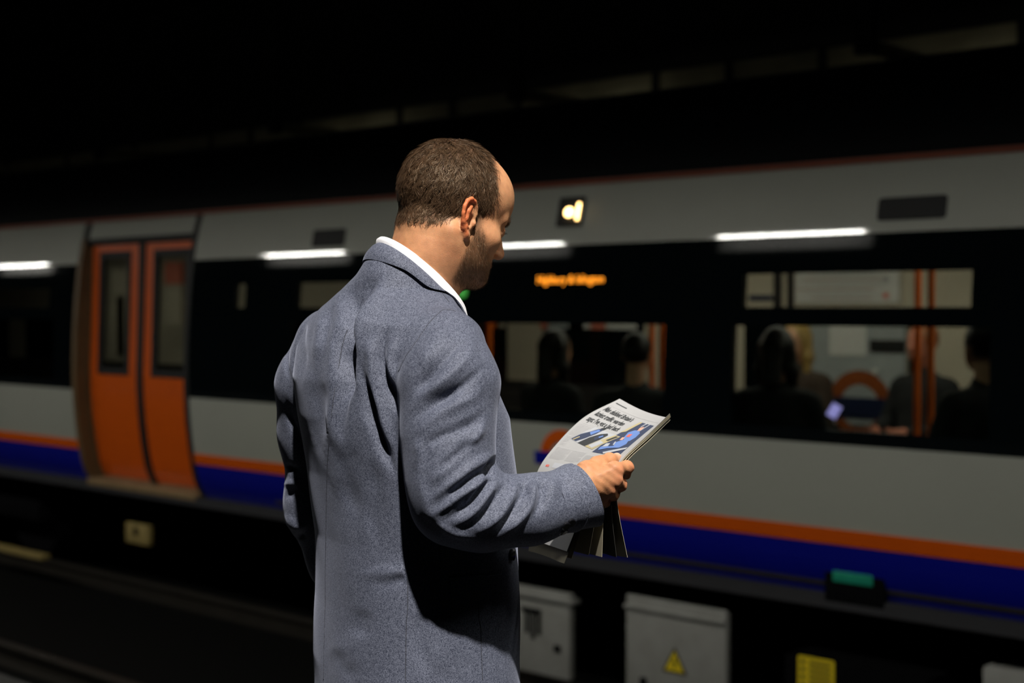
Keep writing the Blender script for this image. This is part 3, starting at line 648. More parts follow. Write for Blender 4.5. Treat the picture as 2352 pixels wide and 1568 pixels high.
RJ = dict(arm=PA(1262, 1152, .249), wrist=PA(1337, 1117, .252),
    index=[PA(1411, 1079, .264), PA(1440, 1073, .244), PA(1436, 1087, .222), PA(1422, 1086, .203)],
    middle=[PA(1409, 1101, .265), PA(1424, 1113, .240), PA(1417, 1120, .216), PA(1402, 1112, .201)],
    ring=[PA(1397, 1122, .260), PA(1407, 1135, .236), PA(1399, 1140, .214), PA(1386, 1131, .20)],
    pinky=[PA(1382, 1139, .251), PA(1389, 1152, .231), PA(1381, 1156, .212), PA(1370, 1148, .20)],
    thumb=[PA(1347, 1085, .246), PA(1374, 1066, .238), PA(1399, 1057, .230), PA(1416, 1052, .219)])
allp = np.array([RJ['arm'], RJ['wrist']]+[p for k in ('index', 'middle', 'ring', 'pinky', 'thumb') for p in RJ[k]])
GH = hand_grid(RJ, allp.min(0)-.04, allp.max(0)+.03)
dr = (RJ['wrist']-RJ['arm']); dr /= np.linalg.norm(dr)
# tendons / veins on the back of the hand
for nme in ('index', 'middle', 'ring'):
    J = RJ[nme]; o_ = np.array([.010, 0, .006]); GH.cap(RJ['wrist']+(J[0]-RJ['wrist'])*.30+o_*1.42, J[0]+o_*.75, .0022, .0024, .004)
RP, RQ = GH.mesh(); RP = relax(RP, RQ, 2, .5)
RN = vnormals(RP, RQ); RP = RP+RN*(.00006*np.sin(RP[:, 1]*900+3*np.sin(RP[:, 2]*500))*np.sin(RP[:, 2]*700)+.0005*np.sin(RP[:, 1]*330+RP[:, 2]*210)*np.sin(RP[:, 2]*260+1))[:, None]
# left hand hangs relaxed in front of the left hip
def lh(a, b_, z): return np.array([a+.013, b_-.04, z-.06])
LJ = dict(arm=lh(-.235, .085, .97), wrist=lh(-.225, .125, .925), index=[lh(-.195, .165, .865), lh(-.185, .165, .825), lh(-.185, .150, .805), lh(-.188, .135, .795)],
    middle=[lh(-.21, .155, .852), lh(-.205, .15, .808), lh(-.205, .132, .788), lh(-.206, .116, .78)], ring=[lh(-.225, .143, .852), lh(-.222, .135, .81), lh(-.222, .118, .792), lh(-.222, .103, .786)],
    pinky=[lh(-.239, .13, .858), lh(-.237, .12, .823), lh(-.236, .106, .81), lh(-.235, .094, .806)], thumb=[lh(-.20, .145, .905), lh(-.178, .165, .875), lh(-.172, .165, .845), lh(-.175, .157, .825)])
allp = np.array([LJ['arm'], LJ['wrist']]+[p for k in ('index', 'middle', 'ring', 'pinky', 'thumb') for p in LJ[k]])
GL = hand_grid(LJ, allp.min(0)-.04, allp.max(0)+.03); GL.h = GL.h; LP, LQ = GL.mesh(); LP = relax(LP, LQ, 1, .5)

# ------------------------------------------------------------------ trunk, arms and legs under the clothes
SRp, ERp, CRp = np.array([.170, -.02, 1.38]), PA(1040, 1158, .238), PA(1345, 1138, .249)
SLp, MLp, ELp, FLp = np.array([-.185, -.085, 1.385]), np.array([-.225, -.082, 1.25]), np.array([-.24, -.068, 1.10]), np.array([-.236, .065, .985])
GB = Grid((-.34, -.25, .05), (.34, .28, 1.53), .011)
GB.stack([(.88, 0, 0, .16, .10, .11, 0), (1.05, 0, 0, .15, .10, .10, 0), (1.25, 0, -.02, .165, .105, .105, .1), (1.36, 0, -.035, .16, .09, .095, .15), (1.43, 0, -.03, .10, .06, .07, .17), (1.50, 0, -.01, .05, .05, .05, .17)])
GB.chain([SRp, ERp, RJ['arm']], [.045, .036, .022], .02); GB.chain([SLp, MLp, ELp, LJ['arm'], LJ['wrist']], [.05, .045, .042, .032, .026], .02)
LEG = {}
for s in (-1, 1):
    LEG[s] = [np.array([.095*s, 0, .90]), np.array([.10*s, .015, .50]), np.array([.105*s, -.01, .10])]
    GB.chain(LEG[s], [.085, .058, .04], .03); GB.cap(np.array([.105*s, -.02, .07]), np.array([.12*s, .13, .06]), .035, .03, .02)
BP, BQ = GB.mesh()
P_all = np.concatenate([H2L(HP), RP, LP, BP]); off = np.cumsum([0, len(HP), len(RP), len(LP)])
Q_all = np.concatenate([HQ+off[0], RQ+off[1], LQ+off[2], BQ+off[3]])
ht = np.tile(np.array([.45, .205, .095]), (len(RP), 1))
for nme in ('index', 'middle', 'ring', 'pinky'):
    for j in (0, 1):
        g_ = np.exp(-(np.linalg.norm(RP-RJ[nme][j]-np.array([.006, .004, 0]), axis=1)/.011)**2)[:, None]*.55; ht = ht*(1-g_)+np.array([.66, .24, .13])*g_
tip = np.exp(-(np.linalg.norm(RP-RJ['thumb'][3]-np.array([0, .0, .006]), axis=1)/.008)**2)[:, None]*.7; ht = ht*(1-tip)+np.array([.78, .50, .40])*tip
t_all = np.concatenate([tint, ht, np.tile(base, (len(LP), 1)), np.tile(base, (len(BP), 1))])
man = np_mesh('person', P_all, Q_all, MATS['skin'], None, t_all)
man.location = M0; man.rotation_euler = (0, 0, MROT)
top(man, 'balding man in a grey blue suit jacket reading a newspaper on the platform', 'person')

# ------------------------------------------------------------------ hair and stubble: real strands
def strands(name, n, wfun, length, width, flow, m, lift, segs=4, wav=.0, thin=None):
    tri = np.concatenate([HQ[:, [0, 1, 2]], HQ[:, [0, 2, 3]]]); cen = HP[tri].mean(1); wv = wfun(cen)
    ar = np.linalg.norm(np.cross(HP[tri[:, 1]]-HP[tri[:, 0]], HP[tri[:, 2]]-HP[tri[:, 0]]), axis=1)*.5; pr = ar*wv; pr /= pr.sum()
    t = rng.choice(len(tri), n, p=pr); u = rng.random((n, 2)); fl = u.sum(1) > 1; u[fl] = 1-u[fl]
    A, B, C = HP[tri[t, 0]], HP[tri[t, 1]], HP[tri[t, 2]]; root = A+u[:, :1]*(B-A)+u[:, 1:]*(C-A); nr = HN[tri[t]].mean(1); nr /= np.linalg.norm(nr, axis=1, keepdims=True)
    d = flow(root, nr); d -= (d*nr).sum(1, keepdims=True)*nr; d /= np.linalg.norm(d, axis=1, keepdims=True)+1e-9
    L = length*(.6+.8*rng.random(n)); 
    if thin is not None: L = L*thin(root)
    side = np.cross(nr, d); ph = rng.random(n)*6.28; tw = rng.normal(size=n)*.35
    P = []; pos = root-nr*.0008; dirn = d*math.cos(lift)+nr*math.sin(lift)
    for k in range(segs+1):
        f_ = k/segs; w_ = width*(1-.75*f_)
        sd = side*np.cos(tw)[:, None]+nr*np.sin(tw)[:, None]
        P.append(pos-sd*w_/2); P.append(pos+sd*w_/2)
        cl = np.array(hair_clump(pos)) if wav > 0 else 0
        dirn = d*math.cos(lift*(1-f_*1.3))+nr*np.sin(lift*(1-f_*1.5))+side*wav*np.sin(cl+f_*3.5+ph*.25)[:, None] if wav > 0 else d*math.cos(lift)+nr*math.sin(lift)
        dirn /= np.linalg.norm(dirn, axis=1, keepdims=True); pos = pos+dirn*(L/segs)[:, None]
    P = np.stack(P, 1); m2 = 2*(segs+1); b0 = (np.arange(n)*m2)[:, None]
    Q = np.concatenate([np.stack([b0[:, 0]+2*k, b0[:, 0]+2*k+1, b0[:, 0]+2*k+3, b0[:, 0]+2*k+2], 1) for k in range(segs)])
    tv = np.repeat(np.clip(rng.normal(.35, .25, n), 0, 1), m2)
    return np_mesh(name, H2L(P.reshape(-1, 3)), Q, m, man, np.stack([tv]*3, 1))
def hair_clump(p): q = p*100; return 2.2*np.sin(q[:, 2]*1.9+1.3*np.sin(q[:, 1]*1.1))+2.0*np.sin(q[:, 1]*1.7+q[:, 0]*1.1+1.7)+1.5*np.sin(q[:, 2]*3.1-q[:, 1]*2.3)
CROWN = cm(1.2, -3.5, 12.6)
def flow_hair(p, nr):
    v = p-CROWN; d = v/(np.linalg.norm(v, axis=1, keepdims=True)+1e-9)
    sw = np.cross(nr, d)*.55; dn = np.array([0, -.25, -.55])
    d = d+sw*np.exp(-np.linalg.norm(v, axis=1, keepdims=True)/.07)+dn+.17*rng.normal(size=p.shape)+.42*np.stack([np.sin(hair_clump(p*1.3)), np.sin(hair_clump(p*1.1+.02)+1), np.sin(hair_clump(p*1.2+.05)+2)], 1)
    fr = sm(p[:, 1]*100, 0, 4)[:, None]; return d*(1-.5*fr)+np.array([0, .35, -.4])*fr
hair_thin = lambda p: .62+.38*sm(-(p[:, 1]*100), -4, 2)-.62*sm(-(p[:, 2]*100), -3.5, 1.5)*(p[:, 1] < 0)-.5*sm(p[:, 1]*100, .8, 2.0)*sm(-(p[:, 2]*100), -3.5, -1)
hair = strands('hair', 30000, lambda c_: hair_w(c_)*(.35+.65*sm(-(c_[:, 1]*100), -4.5, 0)), .021, .00062, flow_hair, MATS['hair_brown'], .42, 5, .8, hair_thin)
hair['label'] = 'short wavy brown hair, receding at the forehead'
beard = strands('beard_stubble', 7000, lambda c_: beard_w(c_)[0]*(c_[:, 0] > -.03), .0042, .00032, lambda p, nr: np.array([0, -.1, -1.0])+.35*rng.normal(size=p.shape), MATS['beard_brown'], .75, 2)
brow = strands('eyebrow', 700, lambda c_: np.exp(-(((np.abs(c_[:, 0])*100-3.0)/1.6)**4+((c_[:, 2]*100-2.75)/.45)**2))*(c_[:, 1] > .06), .009, .0004, lambda p, nr: np.stack([np.sign(p[:, 0]), -.2+0*p[:, 0], .15+0*p[:, 0]], 1)+.2*rng.normal(size=p.shape), MATS['hair_brown'], .4, 2)
for s in (-1, 1):
    bm = bmesh.new()
    for k in range(9):
        x = s*(2.4+k*.2); q0 = H2L(cm(x, 9.0-.05*abs(k-6)/2, 1.1)); q1 = H2L(cm(x+s*.06, 9.15-.05*abs(k-4)/2, .95)); q2 = H2L(cm(x+s*.1, 9.3-.05*abs(k-4)/2, .92)); tube(bm, [q0, q1, q2], [.00022, .00018, .00008], 4)
    bm_obj('eyelash', bm, MATS['button_horn'], man)
# thumbnail
# ------------------------------------------------------------------ jacket
d10 = math.radians(10)
JT = [(.78, 0, .005, .203, .152, .152, 0), (.90, 0, .0, .200, .149, .150, 0), (1.0, 0, .0, .193, .150, .147, 0), (1.1, 0, -.004, .190, .152, .143, .02), (1.2, 0, -.014, .194, .156, .142, .06),
      (1.29, 0, -.029, .196, .156, .138, .13), (1.35, 0, -.040, .200, .122, .128, d10), (1.40, 0, -.045, .196, .100, .113, d10), (1.435, 0, -.045, .183, .086, .100, d10), (1.465, -.008, -.037, .139, .073, .090, d10), (1.492, -.009, -.025, .092, .064, .083, d10), (1.515, 0, -.010, .072, .058, .084, d10), (1.535, 0, .0, .060, .050, .083, d10), (1.548, 0, .006, .048, .040, .070, d10)]
SLEEVE_R = [(np.array([.160, -.022, 1.400]), .062), (PA(1030, 880, .200), .069), (PA(1030, 1000, .222), .0625), (PA(1034, 1095, .232), .0595), (PA(1043, 1158, .238), .0545), (PA(1112, 1177, .246), .0505), (PA(1215, 1170, .250), .0468), (PA(1345, 1138, .249), .0468), (PA(1420, 1122, .249), .046)]
SLEEVE_L = [(np.array([-.160, -.078, 1.398]), .064), (np.array([-.198, -.086, 1.33]), .070), (np.array([-.222, -.084, 1.25]), .061), (np.array([-.240, -.070, 1.12]), .058), (np.array([-.236, -.035, 1.02]), .052), (np.array([-.224, .03, .93]), .048), (np.array([-.214, .07, .885]), .046)]
GJ = Grid((-.335, -.235, .775), (.335, .30, 1.57), .0030)
GJ.stack(JT, 2.35, 0)
FT = GJ.F.copy()
for S_, kk in ((SLEEVE_R, .014), (SLEEVE_L, .014)):
    P_ = [p for p, r in S_]; R_ = [r for p, r in S_]
    # build each sleeve on its own grid copy, then join it softly to the trunk
    T_ = Grid(GJ.lo, GJ.lo+GJ.h*(GJ.n-1), GJ.h); T_.chain(P_, R_, .03)
    if S_ is SLEEVE_R:
        cp = P_[-2]-(P_[-2]-P_[-3])*.22; cn = P_[-2]-P_[-3]; cn = cn/np.linalg.norm(cn); cn2 = cn+np.array([0, 0, -.12]); cn2 /= np.linalg.norm(cn2); T_.cut(cp, cn2)
        T_.chain([cp-cn*.07, cp+cn*.05], [.040, .0435], .0, 'sub')
        FR_ = T_.F
    else:
        lp = P_[-1]; ln = P_[-1]-P_[-2]; ln /= np.linalg.norm(ln); T_.cut(lp, ln); T_.chain([lp-ln*.06, lp+ln*.05], [.038, .042], 0, 'sub'); FL_ = T_.F
    F, d = GJ.F, T_.F; h = np.maximum(kk-np.abs(F-d), 0)/kk; GJ.F = np.minimum(F, d)-h*h*kk*.25
JP, JQ = GJ.mesh(); JP = relax(JP, JQ, 3, .5)
ii = np.clip(np.round((JP-GJ.lo)/GJ.h).astype(int), 0, GJ.n-1); ft, fr, fl = (A_[ii[:, 0], ii[:, 1], ii[:, 2]] for A_ in (FT, FR_, FL_))
REG = np.argmin(np.stack([ft, fr, fl]), 0)    # 0 trunk, 1 right sleeve, 2 left sleeve
def smoothed(w, it=6):
    w = np.stack([w]*3, 1).astype(float); w = relax(w, JQ, it, .6); return w[:, 0]
WREG = [smoothed(REG == k) for k in range(3)]
# folds: lines read off the photograph, laid on the cloth surface and pressed in or raised
JN = vnormals(JP, JQ); JW = L2W(JP); JPX = project(JW); view = CAM-JW; view /= np.linalg.norm(view, axis=1, keepdims=True)
Nw = JN[:, 0:1]*RV+JN[:, 1:2]*FV+JN[:, 2:3]*UZ; facing = np.clip(((Nw*view).sum(1)+.15)*4, 0, 1)
JIT = np.stack([5*np.sin(JP[:, 2]*55+1.7*np.sin(JP[:, 0]*40+JP[:, 1]*35))+3*np.sin(JP[:, 2]*120+JP[:, 0]*70), 5*np.sin(JP[:, 0]*60+JP[:, 1]*45+1.3*np.sin(JP[:, 2]*50))+3*np.sin(JP[:, 1]*130-JP[:, 2]*60)], 1)*.4
AMPN = 1+.3*np.sin(JP[:, 2]*70+JP[:, 0]*50)*np.sin(JP[:, 1]*60+1)
def fold(pts, amp, w1, w2=None, reg=0, taper=(.25, .25)):
    global disp
    taper = tuple(min(.5, q*1.35+.05) for q in taper)
    w2 = w2 or w1; C_ = spline(pts, 60); T_ = np.gradient(C_, axis=0); T_ /= np.linalg.norm(T_, axis=1, keepdims=True)
    lo, hi = C_.min(0)-3*max(w1, w2), C_.max(0)+3*max(w1, w2)
    m = np.where((JPX[:, 0] > lo[0]) & (JPX[:, 0] < hi[0]) & (JPX[:, 1] > lo[1]) & (JPX[:, 1] < hi[1]) & (facing > 0) & (WREG[reg] > .02))[0]
    if len(m) == 0: return
    D = (JPX[m, :2]+JIT[m])[:, None]-C_[None]; d2 = (D**2).sum(-1); j = d2.argmin(1); dv = D[np.arange(len(m)), j]
    sd = T_[j, 0]*dv[:, 1]-T_[j, 1]*dv[:, 0]; dist = np.sqrt(d2[np.arange(len(m)), j]); wd = np.where(sd > 0, w1, w2); t = j/59
    tp = np.clip(t/max(taper[0], 1e-3), 0, 1)*np.clip((1-t)/max(taper[1], 1e-3), 0, 1); tp = tp*tp*(3-2*tp)
    disp[m] += (1.25 if reg == 0 else (1.2 if reg == 1 else .75))*AMPN[m]*amp*np.exp(-(dist/(wd*(.45+.55*np.sqrt(tp))))**2)*tp*facing[m]*WREG[reg][m]
disp = np.zeros(len(JP))
# side w1 lies to the right of the direction of travel as drawn downwards (screen left when going down)
B = 0; S = 1; Lf = 2
# --- back
fold([(884, 622), (846, 660), (820, 700), (808, 755), (802, 820), (796, 890), (790, 960), (786, 1040)], -.021, 30, 12, B, (.2, .4))
fold([(905, 640), (862, 675), (838, 712), (826, 770), (820, 840), (815, 920)], .010, 12, 34, B, (.3, .4))
fold([(800, 655), (786, 700), (774, 760), (768, 830), (762, 920), (757, 1010), (752, 1120)], .006, 16, 16, B, (.3, .4))
fold([(772, 675), (756, 715), (744, 765), (737, 820)], -.005, 14, 12, B, (.4, .5))
fold([(752, 700), (738, 740), (728, 800), (724, 870)], .004, 12, 12, B)
fold([(735, 830), (732, 900), (735, 980), (738, 1060)], -.003, 18, 18, B)
fold([(712, 715), (698, 760), (692, 820), (692, 900)], -.005, 12, 12, B)
fold([(826, 815), (838, 880), (852, 940), (872, 1000), (896, 1060), (918, 1110)], -.010, 13, 11, B, (.25, .3))
fold([(850, 850), (864, 920), (884, 980), (908, 1040)], .006, 14, 14, B)
fold([(892, 735), (880, 780), (878, 830), (890, 880), (908, 930), (930, 985)], -.009, 11, 10, B, (.25, .2))
fold([(872, 760), (858, 810), (856, 860), (866, 910)], .005, 13, 13, B)
fold([(916, 760), (902, 800), (900, 845), (912, 890), (926, 925)], .006, 11, 11, B, (.3, .3))
fold([(948, 775), (926, 815), (914, 850), (914, 900), (922, 950)], -.008, 9, 9, B, (.3, .2))
fold([(800, 1000), (800, 1080), (806, 1160), (815, 1240)], -.003, 26, 26, B); fold([(845, 1040), (856, 1110), (862, 1200), (862, 1280)], -.0035, 24, 24, B)
fold([(775, 900), (772, 1000), (776, 1100), (786, 1200)], .003, 20, 20, B)
fold([(815, 1322), (860, 1318), (900, 1312), (938, 1304)], .0022, 16, 12, B, (.5, .05)); fold([(850, 1342), (890, 1336), (936, 1330)], -.0015, 14, 14, B, (.5, .05))
fold([(845, 1395), (830, 1430), (820, 1470)], -.002, 24, 24, B); fold([(760, 1490), (790, 1530), (820, 1568)], -.002, 30, 30, B); fold([(800, 1440), (810, 1500), (815, 1560)], .002, 30, 30, B)
fold([(990, 1400), (1010, 1470), (1010, 1560)], .003, 30, 30, B); fold([(960, 1390), (970, 1470), (972, 1560)], -.003, 22, 22, B)
# --- right sleeve, upper arm
fold([(1100, 790), (1060, 840), (1010, 880), (965, 920), (934, 958)], .007, 12, 15, S, (.3, .3))
fold([(1078, 770), (1040, 805), (1000, 850), (968, 885), (945, 905)], -.006, 15, 12, S, (.35, .2))
fold([(1118, 830), (1080, 875), (1035, 905), (985, 935), (948, 968)], -.009, 12, 10, S, (.3, .35))
fold([(1120, 870), (1085, 910), (1040, 935), (995, 960), (950, 1005)], .005, 13, 15, S, (.3, .2))
fold([(1130, 930), (1095, 965), (1050, 990), (1000, 1010), (960, 1040)], -.005, 14, 12, S)
fold([(1040, 720), (1010, 765), (985, 815), (965, 860)], .003, 20, 20, S); fold([(1090, 760), (1115, 820), (1130, 880)], -.003, 14, 14, S)
fold([(955, 1000), (965, 1040), (955, 1090)], .003, 16, 16, S)
# --- elbow folds fanning out from the crook of the arm
fold([(1142, 1030), (1100, 1062), (1050, 1098), (1005, 1132), (975, 1158)], .0065, 11, 13, S, (.2, .3))
fold([(1138, 1062), (1095, 1092), (1050, 1126), (1010, 1155)], -.006, 10, 10, S, (.15, .3))
fold([(1132, 1082), (1095, 1112), (1055, 1142), (1015, 1170), (990, 1188)], .006, 10, 10, S, (.15, .3))
fold([(1138, 1096), (1105, 1125), (1080, 1155), (1050, 1180), (1010, 1205)], -.007, 9, 9, S, (.12, .35))
fold([(1150, 1100), (1125, 1130), (1100, 1160), (1070, 1188), (1030, 1215)], .006, 9, 9, S, (.12, .3))
fold([(1165, 1102), (1148, 1135), (1120, 1170), (1085, 1200), (1050, 1222)], -.007, 9, 9, S, (.12, .3))
fold([(1185, 1100), (1178, 1135), (1155, 1172), (1120, 1205), (1080, 1228)], .007, 9, 9, S, (.12, .3))
fold([(1200, 1098), (1200, 1135), (1182, 1172), (1152, 1205), (1115, 1232)], -.0065, 8, 8, S, (.12, .3))
fold([(1215, 1098), (1222, 1135), (1208, 1175), (1180, 1208), (1145, 1234)], .007, 9, 9, S, (.12, .3))
fold([(1236, 1098), (1246, 1130), (1238, 1165), (1225, 1195)], -.006, 9, 8, S, (.15, .35)); fold([(1262, 1092), (1272, 1120), (1272, 1150)], .004, 12, 12, S, (.2, .5))
fold([(1140, 1048), (1128, 1075), (1128, 1098)], -.010, 10, 10, S, (.2, .1))
fold([(1060, 1000), (1040, 1050), (1010, 1090), (985, 1120)], .004, 16, 16, S); fold([(960, 1080), (972, 1130), (990, 1180), (1020, 1215)], .003, 14, 14, S)
fold([(1085, 1000), (1060, 1035), (1025, 1065), (990, 1090)], -.004, 9, 9, S); fold([(1120, 960), (1095, 1000), (1070, 1020)], .004, 10, 10, S)
fold([(1110, 1105), (1085, 1140), (1065, 1165)], .004, 5, 5, S); fold([(1165, 1118), (1160, 1150), (1140, 1180)], .003, 5, 5, S); fold([(1195, 1120), (1200, 1150), (1190, 1185)], .003, 5, 5, S)
fold([(1290, 1095), (1300, 1125), (1296, 1150)], -.003, 8, 8, S); fold([(985, 1010), (975, 1050), (960, 1080)], -.003, 10, 10, S); fold([(1000, 1200), (1040, 1225), (1100, 1235)], .003, 10, 10, S)
# --- left sleeve
fold([(690, 725), (668, 770), (660, 830), (664, 890)], -.006, 7, 7, Lf); fold([(680, 760), (676, 830), (682, 900), (690, 960)], .005, 7, 7, Lf)
fold([(650, 900), (668, 960), (690, 1020), (705, 1080)], -.006, 10, 10, Lf); fold([(650, 1060), (668, 1075), (690, 1085)], -.006, 8, 8, Lf); fold([(648, 1108), (672, 1112), (694, 1106)], .007, 8, 8, Lf)
fold([(650, 1140), (672, 1135), (690, 1120)], -.006, 8, 8, Lf); fold([(655, 1175), (680, 1205), (712, 1212)], .008, 9, 9, Lf); fold([(670, 1240), (690, 1232), (705, 1235)], -.007, 7, 7, Lf); fold([(682, 1250), (682, 1280), (688, 1320)], .005, 8, 8, Lf)
# fine cloth unevenness
n_ = .0012*(np.sin(JP[:, 2]*31+3*np.sin(JP[:, 0]*17))*np.sin(JP[:, 0]*23+JP[:, 1]*29+1)); disp += n_
JP2 = JP+JN*disp[:, None]; JP2 = relax(JP2, JQ, 1, .4)
jacket = np_mesh('jacket', JP2, JQ, MATS['jacket_wool'], man); jacket['label'] = 'grey blue wool suit jacket with creased sleeves'
JN2 = vnormals(JP2, JQ); JPX2 = project(L2W(JP2))
def snap(px, py, reg=None):
    """photo pixel -> nearest visible point on the finished jacket"""
    m = np.where((np.abs(JPX2[:, 0]-px) < 14) & (np.abs(JPX2[:, 1]-py) < 14) & (facing > .2))[0]
    if reg is not None: m = m[REG[m] == reg]
    if len(m) == 0: return None, None
    d = np.hypot(JPX2[m, 0]-px, JPX2[m, 1]-py)+(JPX2[m, 2]-JPX2[m, 2].min())*400; j = m[d.argmin()]
    return JP2[j], JN2[j]
def seam(name, pts, r=.0008, reg=None, n=60, m='seam_wool', lift=.0001):
    runs = [[]]
    for x, y in spline(pts, n):
        p, nn = snap(x, y, reg)
        if p is None: continue
        if runs[-1] and np.linalg.norm(p-runs[-1][-1]) > .035: runs.append([])
        runs[-1].append(p+nn*lift)
    q = max(runs, key=len)
    if len(q) < 4: return None
    q = np.array(q)
    for _ in range(4): q[1:-1] = .5*q[1:-1]+.25*(q[:-2]+q[2:])
    return tube_obj(name, q, r, MATS[m], jacket, 6)
seam('back_seam', [(868, 606), (826, 680), (795, 760), (775, 850), (762, 950), (752, 1060), (748, 1180), (747, 1300), (745, 1430), (742, 1560)])
seam('side_seam', [(938, 1250), (937, 1310), (935, 1400), (932, 1480), (930, 1562)])
seam('armhole_seam', [(1050, 702), (1015, 712), (985, 742), (958, 780), (930, 820), (914, 852)], r=.0006, reg=None)
seam('front_seam', [(1098, 1385), (1105, 1460), (1108, 1560)], r=.0007)
seam('shoulder_seam', [(1002, 655), (1030, 690), (1045, 706)], r=.0007, reg=None)
# collar of the jacket: stand folded over, leaf lying on the back and shoulders
def ring_pts(p, th): a0, b0, z0, ra, rb, tz = p; return np.stack([a0+ra*np.sin(th), b0-rb*np.cos(th), z0+tz*np.cos(th)], -1)
SHT = (.002, .0114, 1.5111, .0702, .0711, .0609); SUT = (.0027, .0140, 1.4890, .0755, .0780, .075); SUB = (.0013, .0063, 1.4920, .0915, .0905, .0458)
def band_mesh(name, rows, th, m, parent, thick):
    """rows: list of arrays (len(th),3), top row first; closed thin shell"""
    R_ = np.stack(rows); nr, nt, _ = R_.shape; cen = R_.mean((0, 1)); du = np.gradient(R_, axis=1); dv = np.gradient(R_, axis=0); N_ = np.cross(du, dv); N_ /= np.linalg.norm(N_, axis=-1, keepdims=True)+1e-9
    out = R_-np.array([cen[0], cen[1], 0]); sg = np.sign((N_[..., :2]*out[..., :2]).sum(-1).mean()); N_ = N_*sg
    V = np.concatenate([(R_+N_*thick).reshape(-1, 3), R_.reshape(-1, 3)]); n0 = nr*nt; f = []
    for i in range(nr-1):
        for j in range(nt-1):
            a, b_, c_, d_ = i*nt+j, i*nt+j+1, (i+1)*nt+j+1, (i+1)*nt+j; f += [(a, b_, c_, d_), (n0+d_, n0+c_, n0+b_, n0+a)]
    for j in range(nt-1): f += [(j+1, j, n0+j, n0+j+1), ((nr-1)*nt+j, (nr-1)*nt+j+1, n0+(nr-1)*nt+j+1, n0+(nr-1)*nt+j)]
    for i in range(nr-1): f += [(i*nt, (i+1)*nt, n0+(i+1)*nt, n0+i*nt), ((i+1)*nt+nt-1, i*nt+nt-1, n0+i*nt+nt-1, n0+(i+1)*nt+nt-1)]
    o = mesh_obj(name, V, f, m, parent, smooth=True)
    bm = bmesh.new(); bm.from_mesh(o.data); bmesh.ops.recalc_face_normals(bm, faces=bm.faces); bm.to_mesh(o.data); bm.free(); o.data.set_sharp_from_angle(angle=math.radians(60)); return o
th = np.radians(np.linspace(-150, 150, 121))
s_top = ring_pts(SHT, th); s_low = ring_pts((SHT[0], SHT[1]+.002, SHT[2]-.032, .0755, .0775, .060), th)
rows = []
for k in range(7):
    f_ = k/6; r_ = s_top*(1-f_)+s_low*f_; r_[:, 2] += 0; rows.append(r_)
# rolled top edge: inner stand behind the leaf
inn = ring_pts((SHT[0], SHT[1], SHT[2]-.004, .0672, .068, .0609), th); inl = ring_pts((SHT[0], SHT[1], SHT[2]-.04, .066, .067, .058), th)
mid = ring_pts((SHT[0], SHT[1], SHT[2]+.0015, .0690, .0699, .0609), th)
shirt = band_mesh('shirt_collar', [inl, inn, mid]+rows, th, MATS['shirt_cotton'], man, .0012)
j_top = ring_pts(SUT, th); j_bot = ring_pts(SUB, th); rows = []
for k in range(len(th)):      # the leaf of the collar rests on the cloth below it
    dd = np.hypot(JP2[:, 0]-j_bot[k, 0], JP2[:, 1]-j_bot[k, 1]); mz = JP2[dd < .008, 2]
    if len(mz): j_bot[k, 2] = min(j_bot[k, 2], max(mz.max()+.0006, j_bot[k, 2]-.024))
for _ in range(6): j_bot[1:-1] = .5*j_bot[1:-1]+.25*(j_bot[:-2]+j_bot[2:])
j_in = ring_pts((SUT[0], SUT[1], SUT[2]-.006, .0735, .076, .067), th); j_lo = ring_pts((SUT[0], SUT[1], SUT[2]-.05, .076, .079, .06), th)
for k in range(9):
    f_ = k/8; r_ = j_top*(1-f_)+j_bot*f_; nrm = np.stack([np.sin(th), -np.cos(th), 0*th], -1); r_ = r_+nrm*(.0035*math.sin(math.pi*f_)-.0028*f_)
    rows.append(r_)
collar = band_mesh('jacket_collar', [j_lo, j_in]+rows, th, MATS['jacket_wool'], jacket, .0015)
# turned cuff at the end of the right sleeve
c1_ = PA(1345, 1138, .249); c0_ = PA(1262, 1158, .250); ax_ = (c1_-c0_)/np.linalg.norm(c1_-c0_); sd_ = np.cross(ax_, UZ); sd_ /= np.linalg.norm(sd_); up_ = np.cross(sd_, ax_)
rows = []
for k in range(9):
    f_ = k/8; cc = c0_*(1-f_)+c1_*f_; t_ = np.linspace(0, 2*np.pi, 49); vr, hr = .0482-.0010*f_+.0030*f_**3, .0482-.005*f_
    rows.append(cc+np.outer(np.cos(t_)*hr, sd_)+np.outer(np.sin(t_)*vr, up_)+np.outer(np.sin(t_)*(-.010 if 0 else .012)*f_**2*-1, ax_)+np.outer(.0015*np.sin(5*t_+1)*(1-f_), up_))
R2 = np.stack(rows); nr_, nt_ = R2.shape[:2]; cenl = np.linspace(0, 1, nr_)[:, None, None]*(c1_-c0_)+c0_; inn_ = cenl+(R2-cenl)*.955
V = np.concatenate([R2.reshape(-1, 3), inn_.reshape(-1, 3)]); n0_ = nr_*nt_; f = []
for i in range(nr_-1):
    for j in range(nt_-1):
        a = i*nt_+j; f += [(a, a+1, a+nt_+1, a+nt_), (n0_+a+nt_, n0_+a+nt_+1, n0_+a+1, n0_+a)]
for j in range(nt_-1): a = (nr_-1)*nt_+j; f.append((a, a+1, n0_+a+1, n0_+a))
CUFFV = R2
mesh_obj('cuff', V, f, MATS['jacket_wool'], jacket, smooth=True, sharp=60)
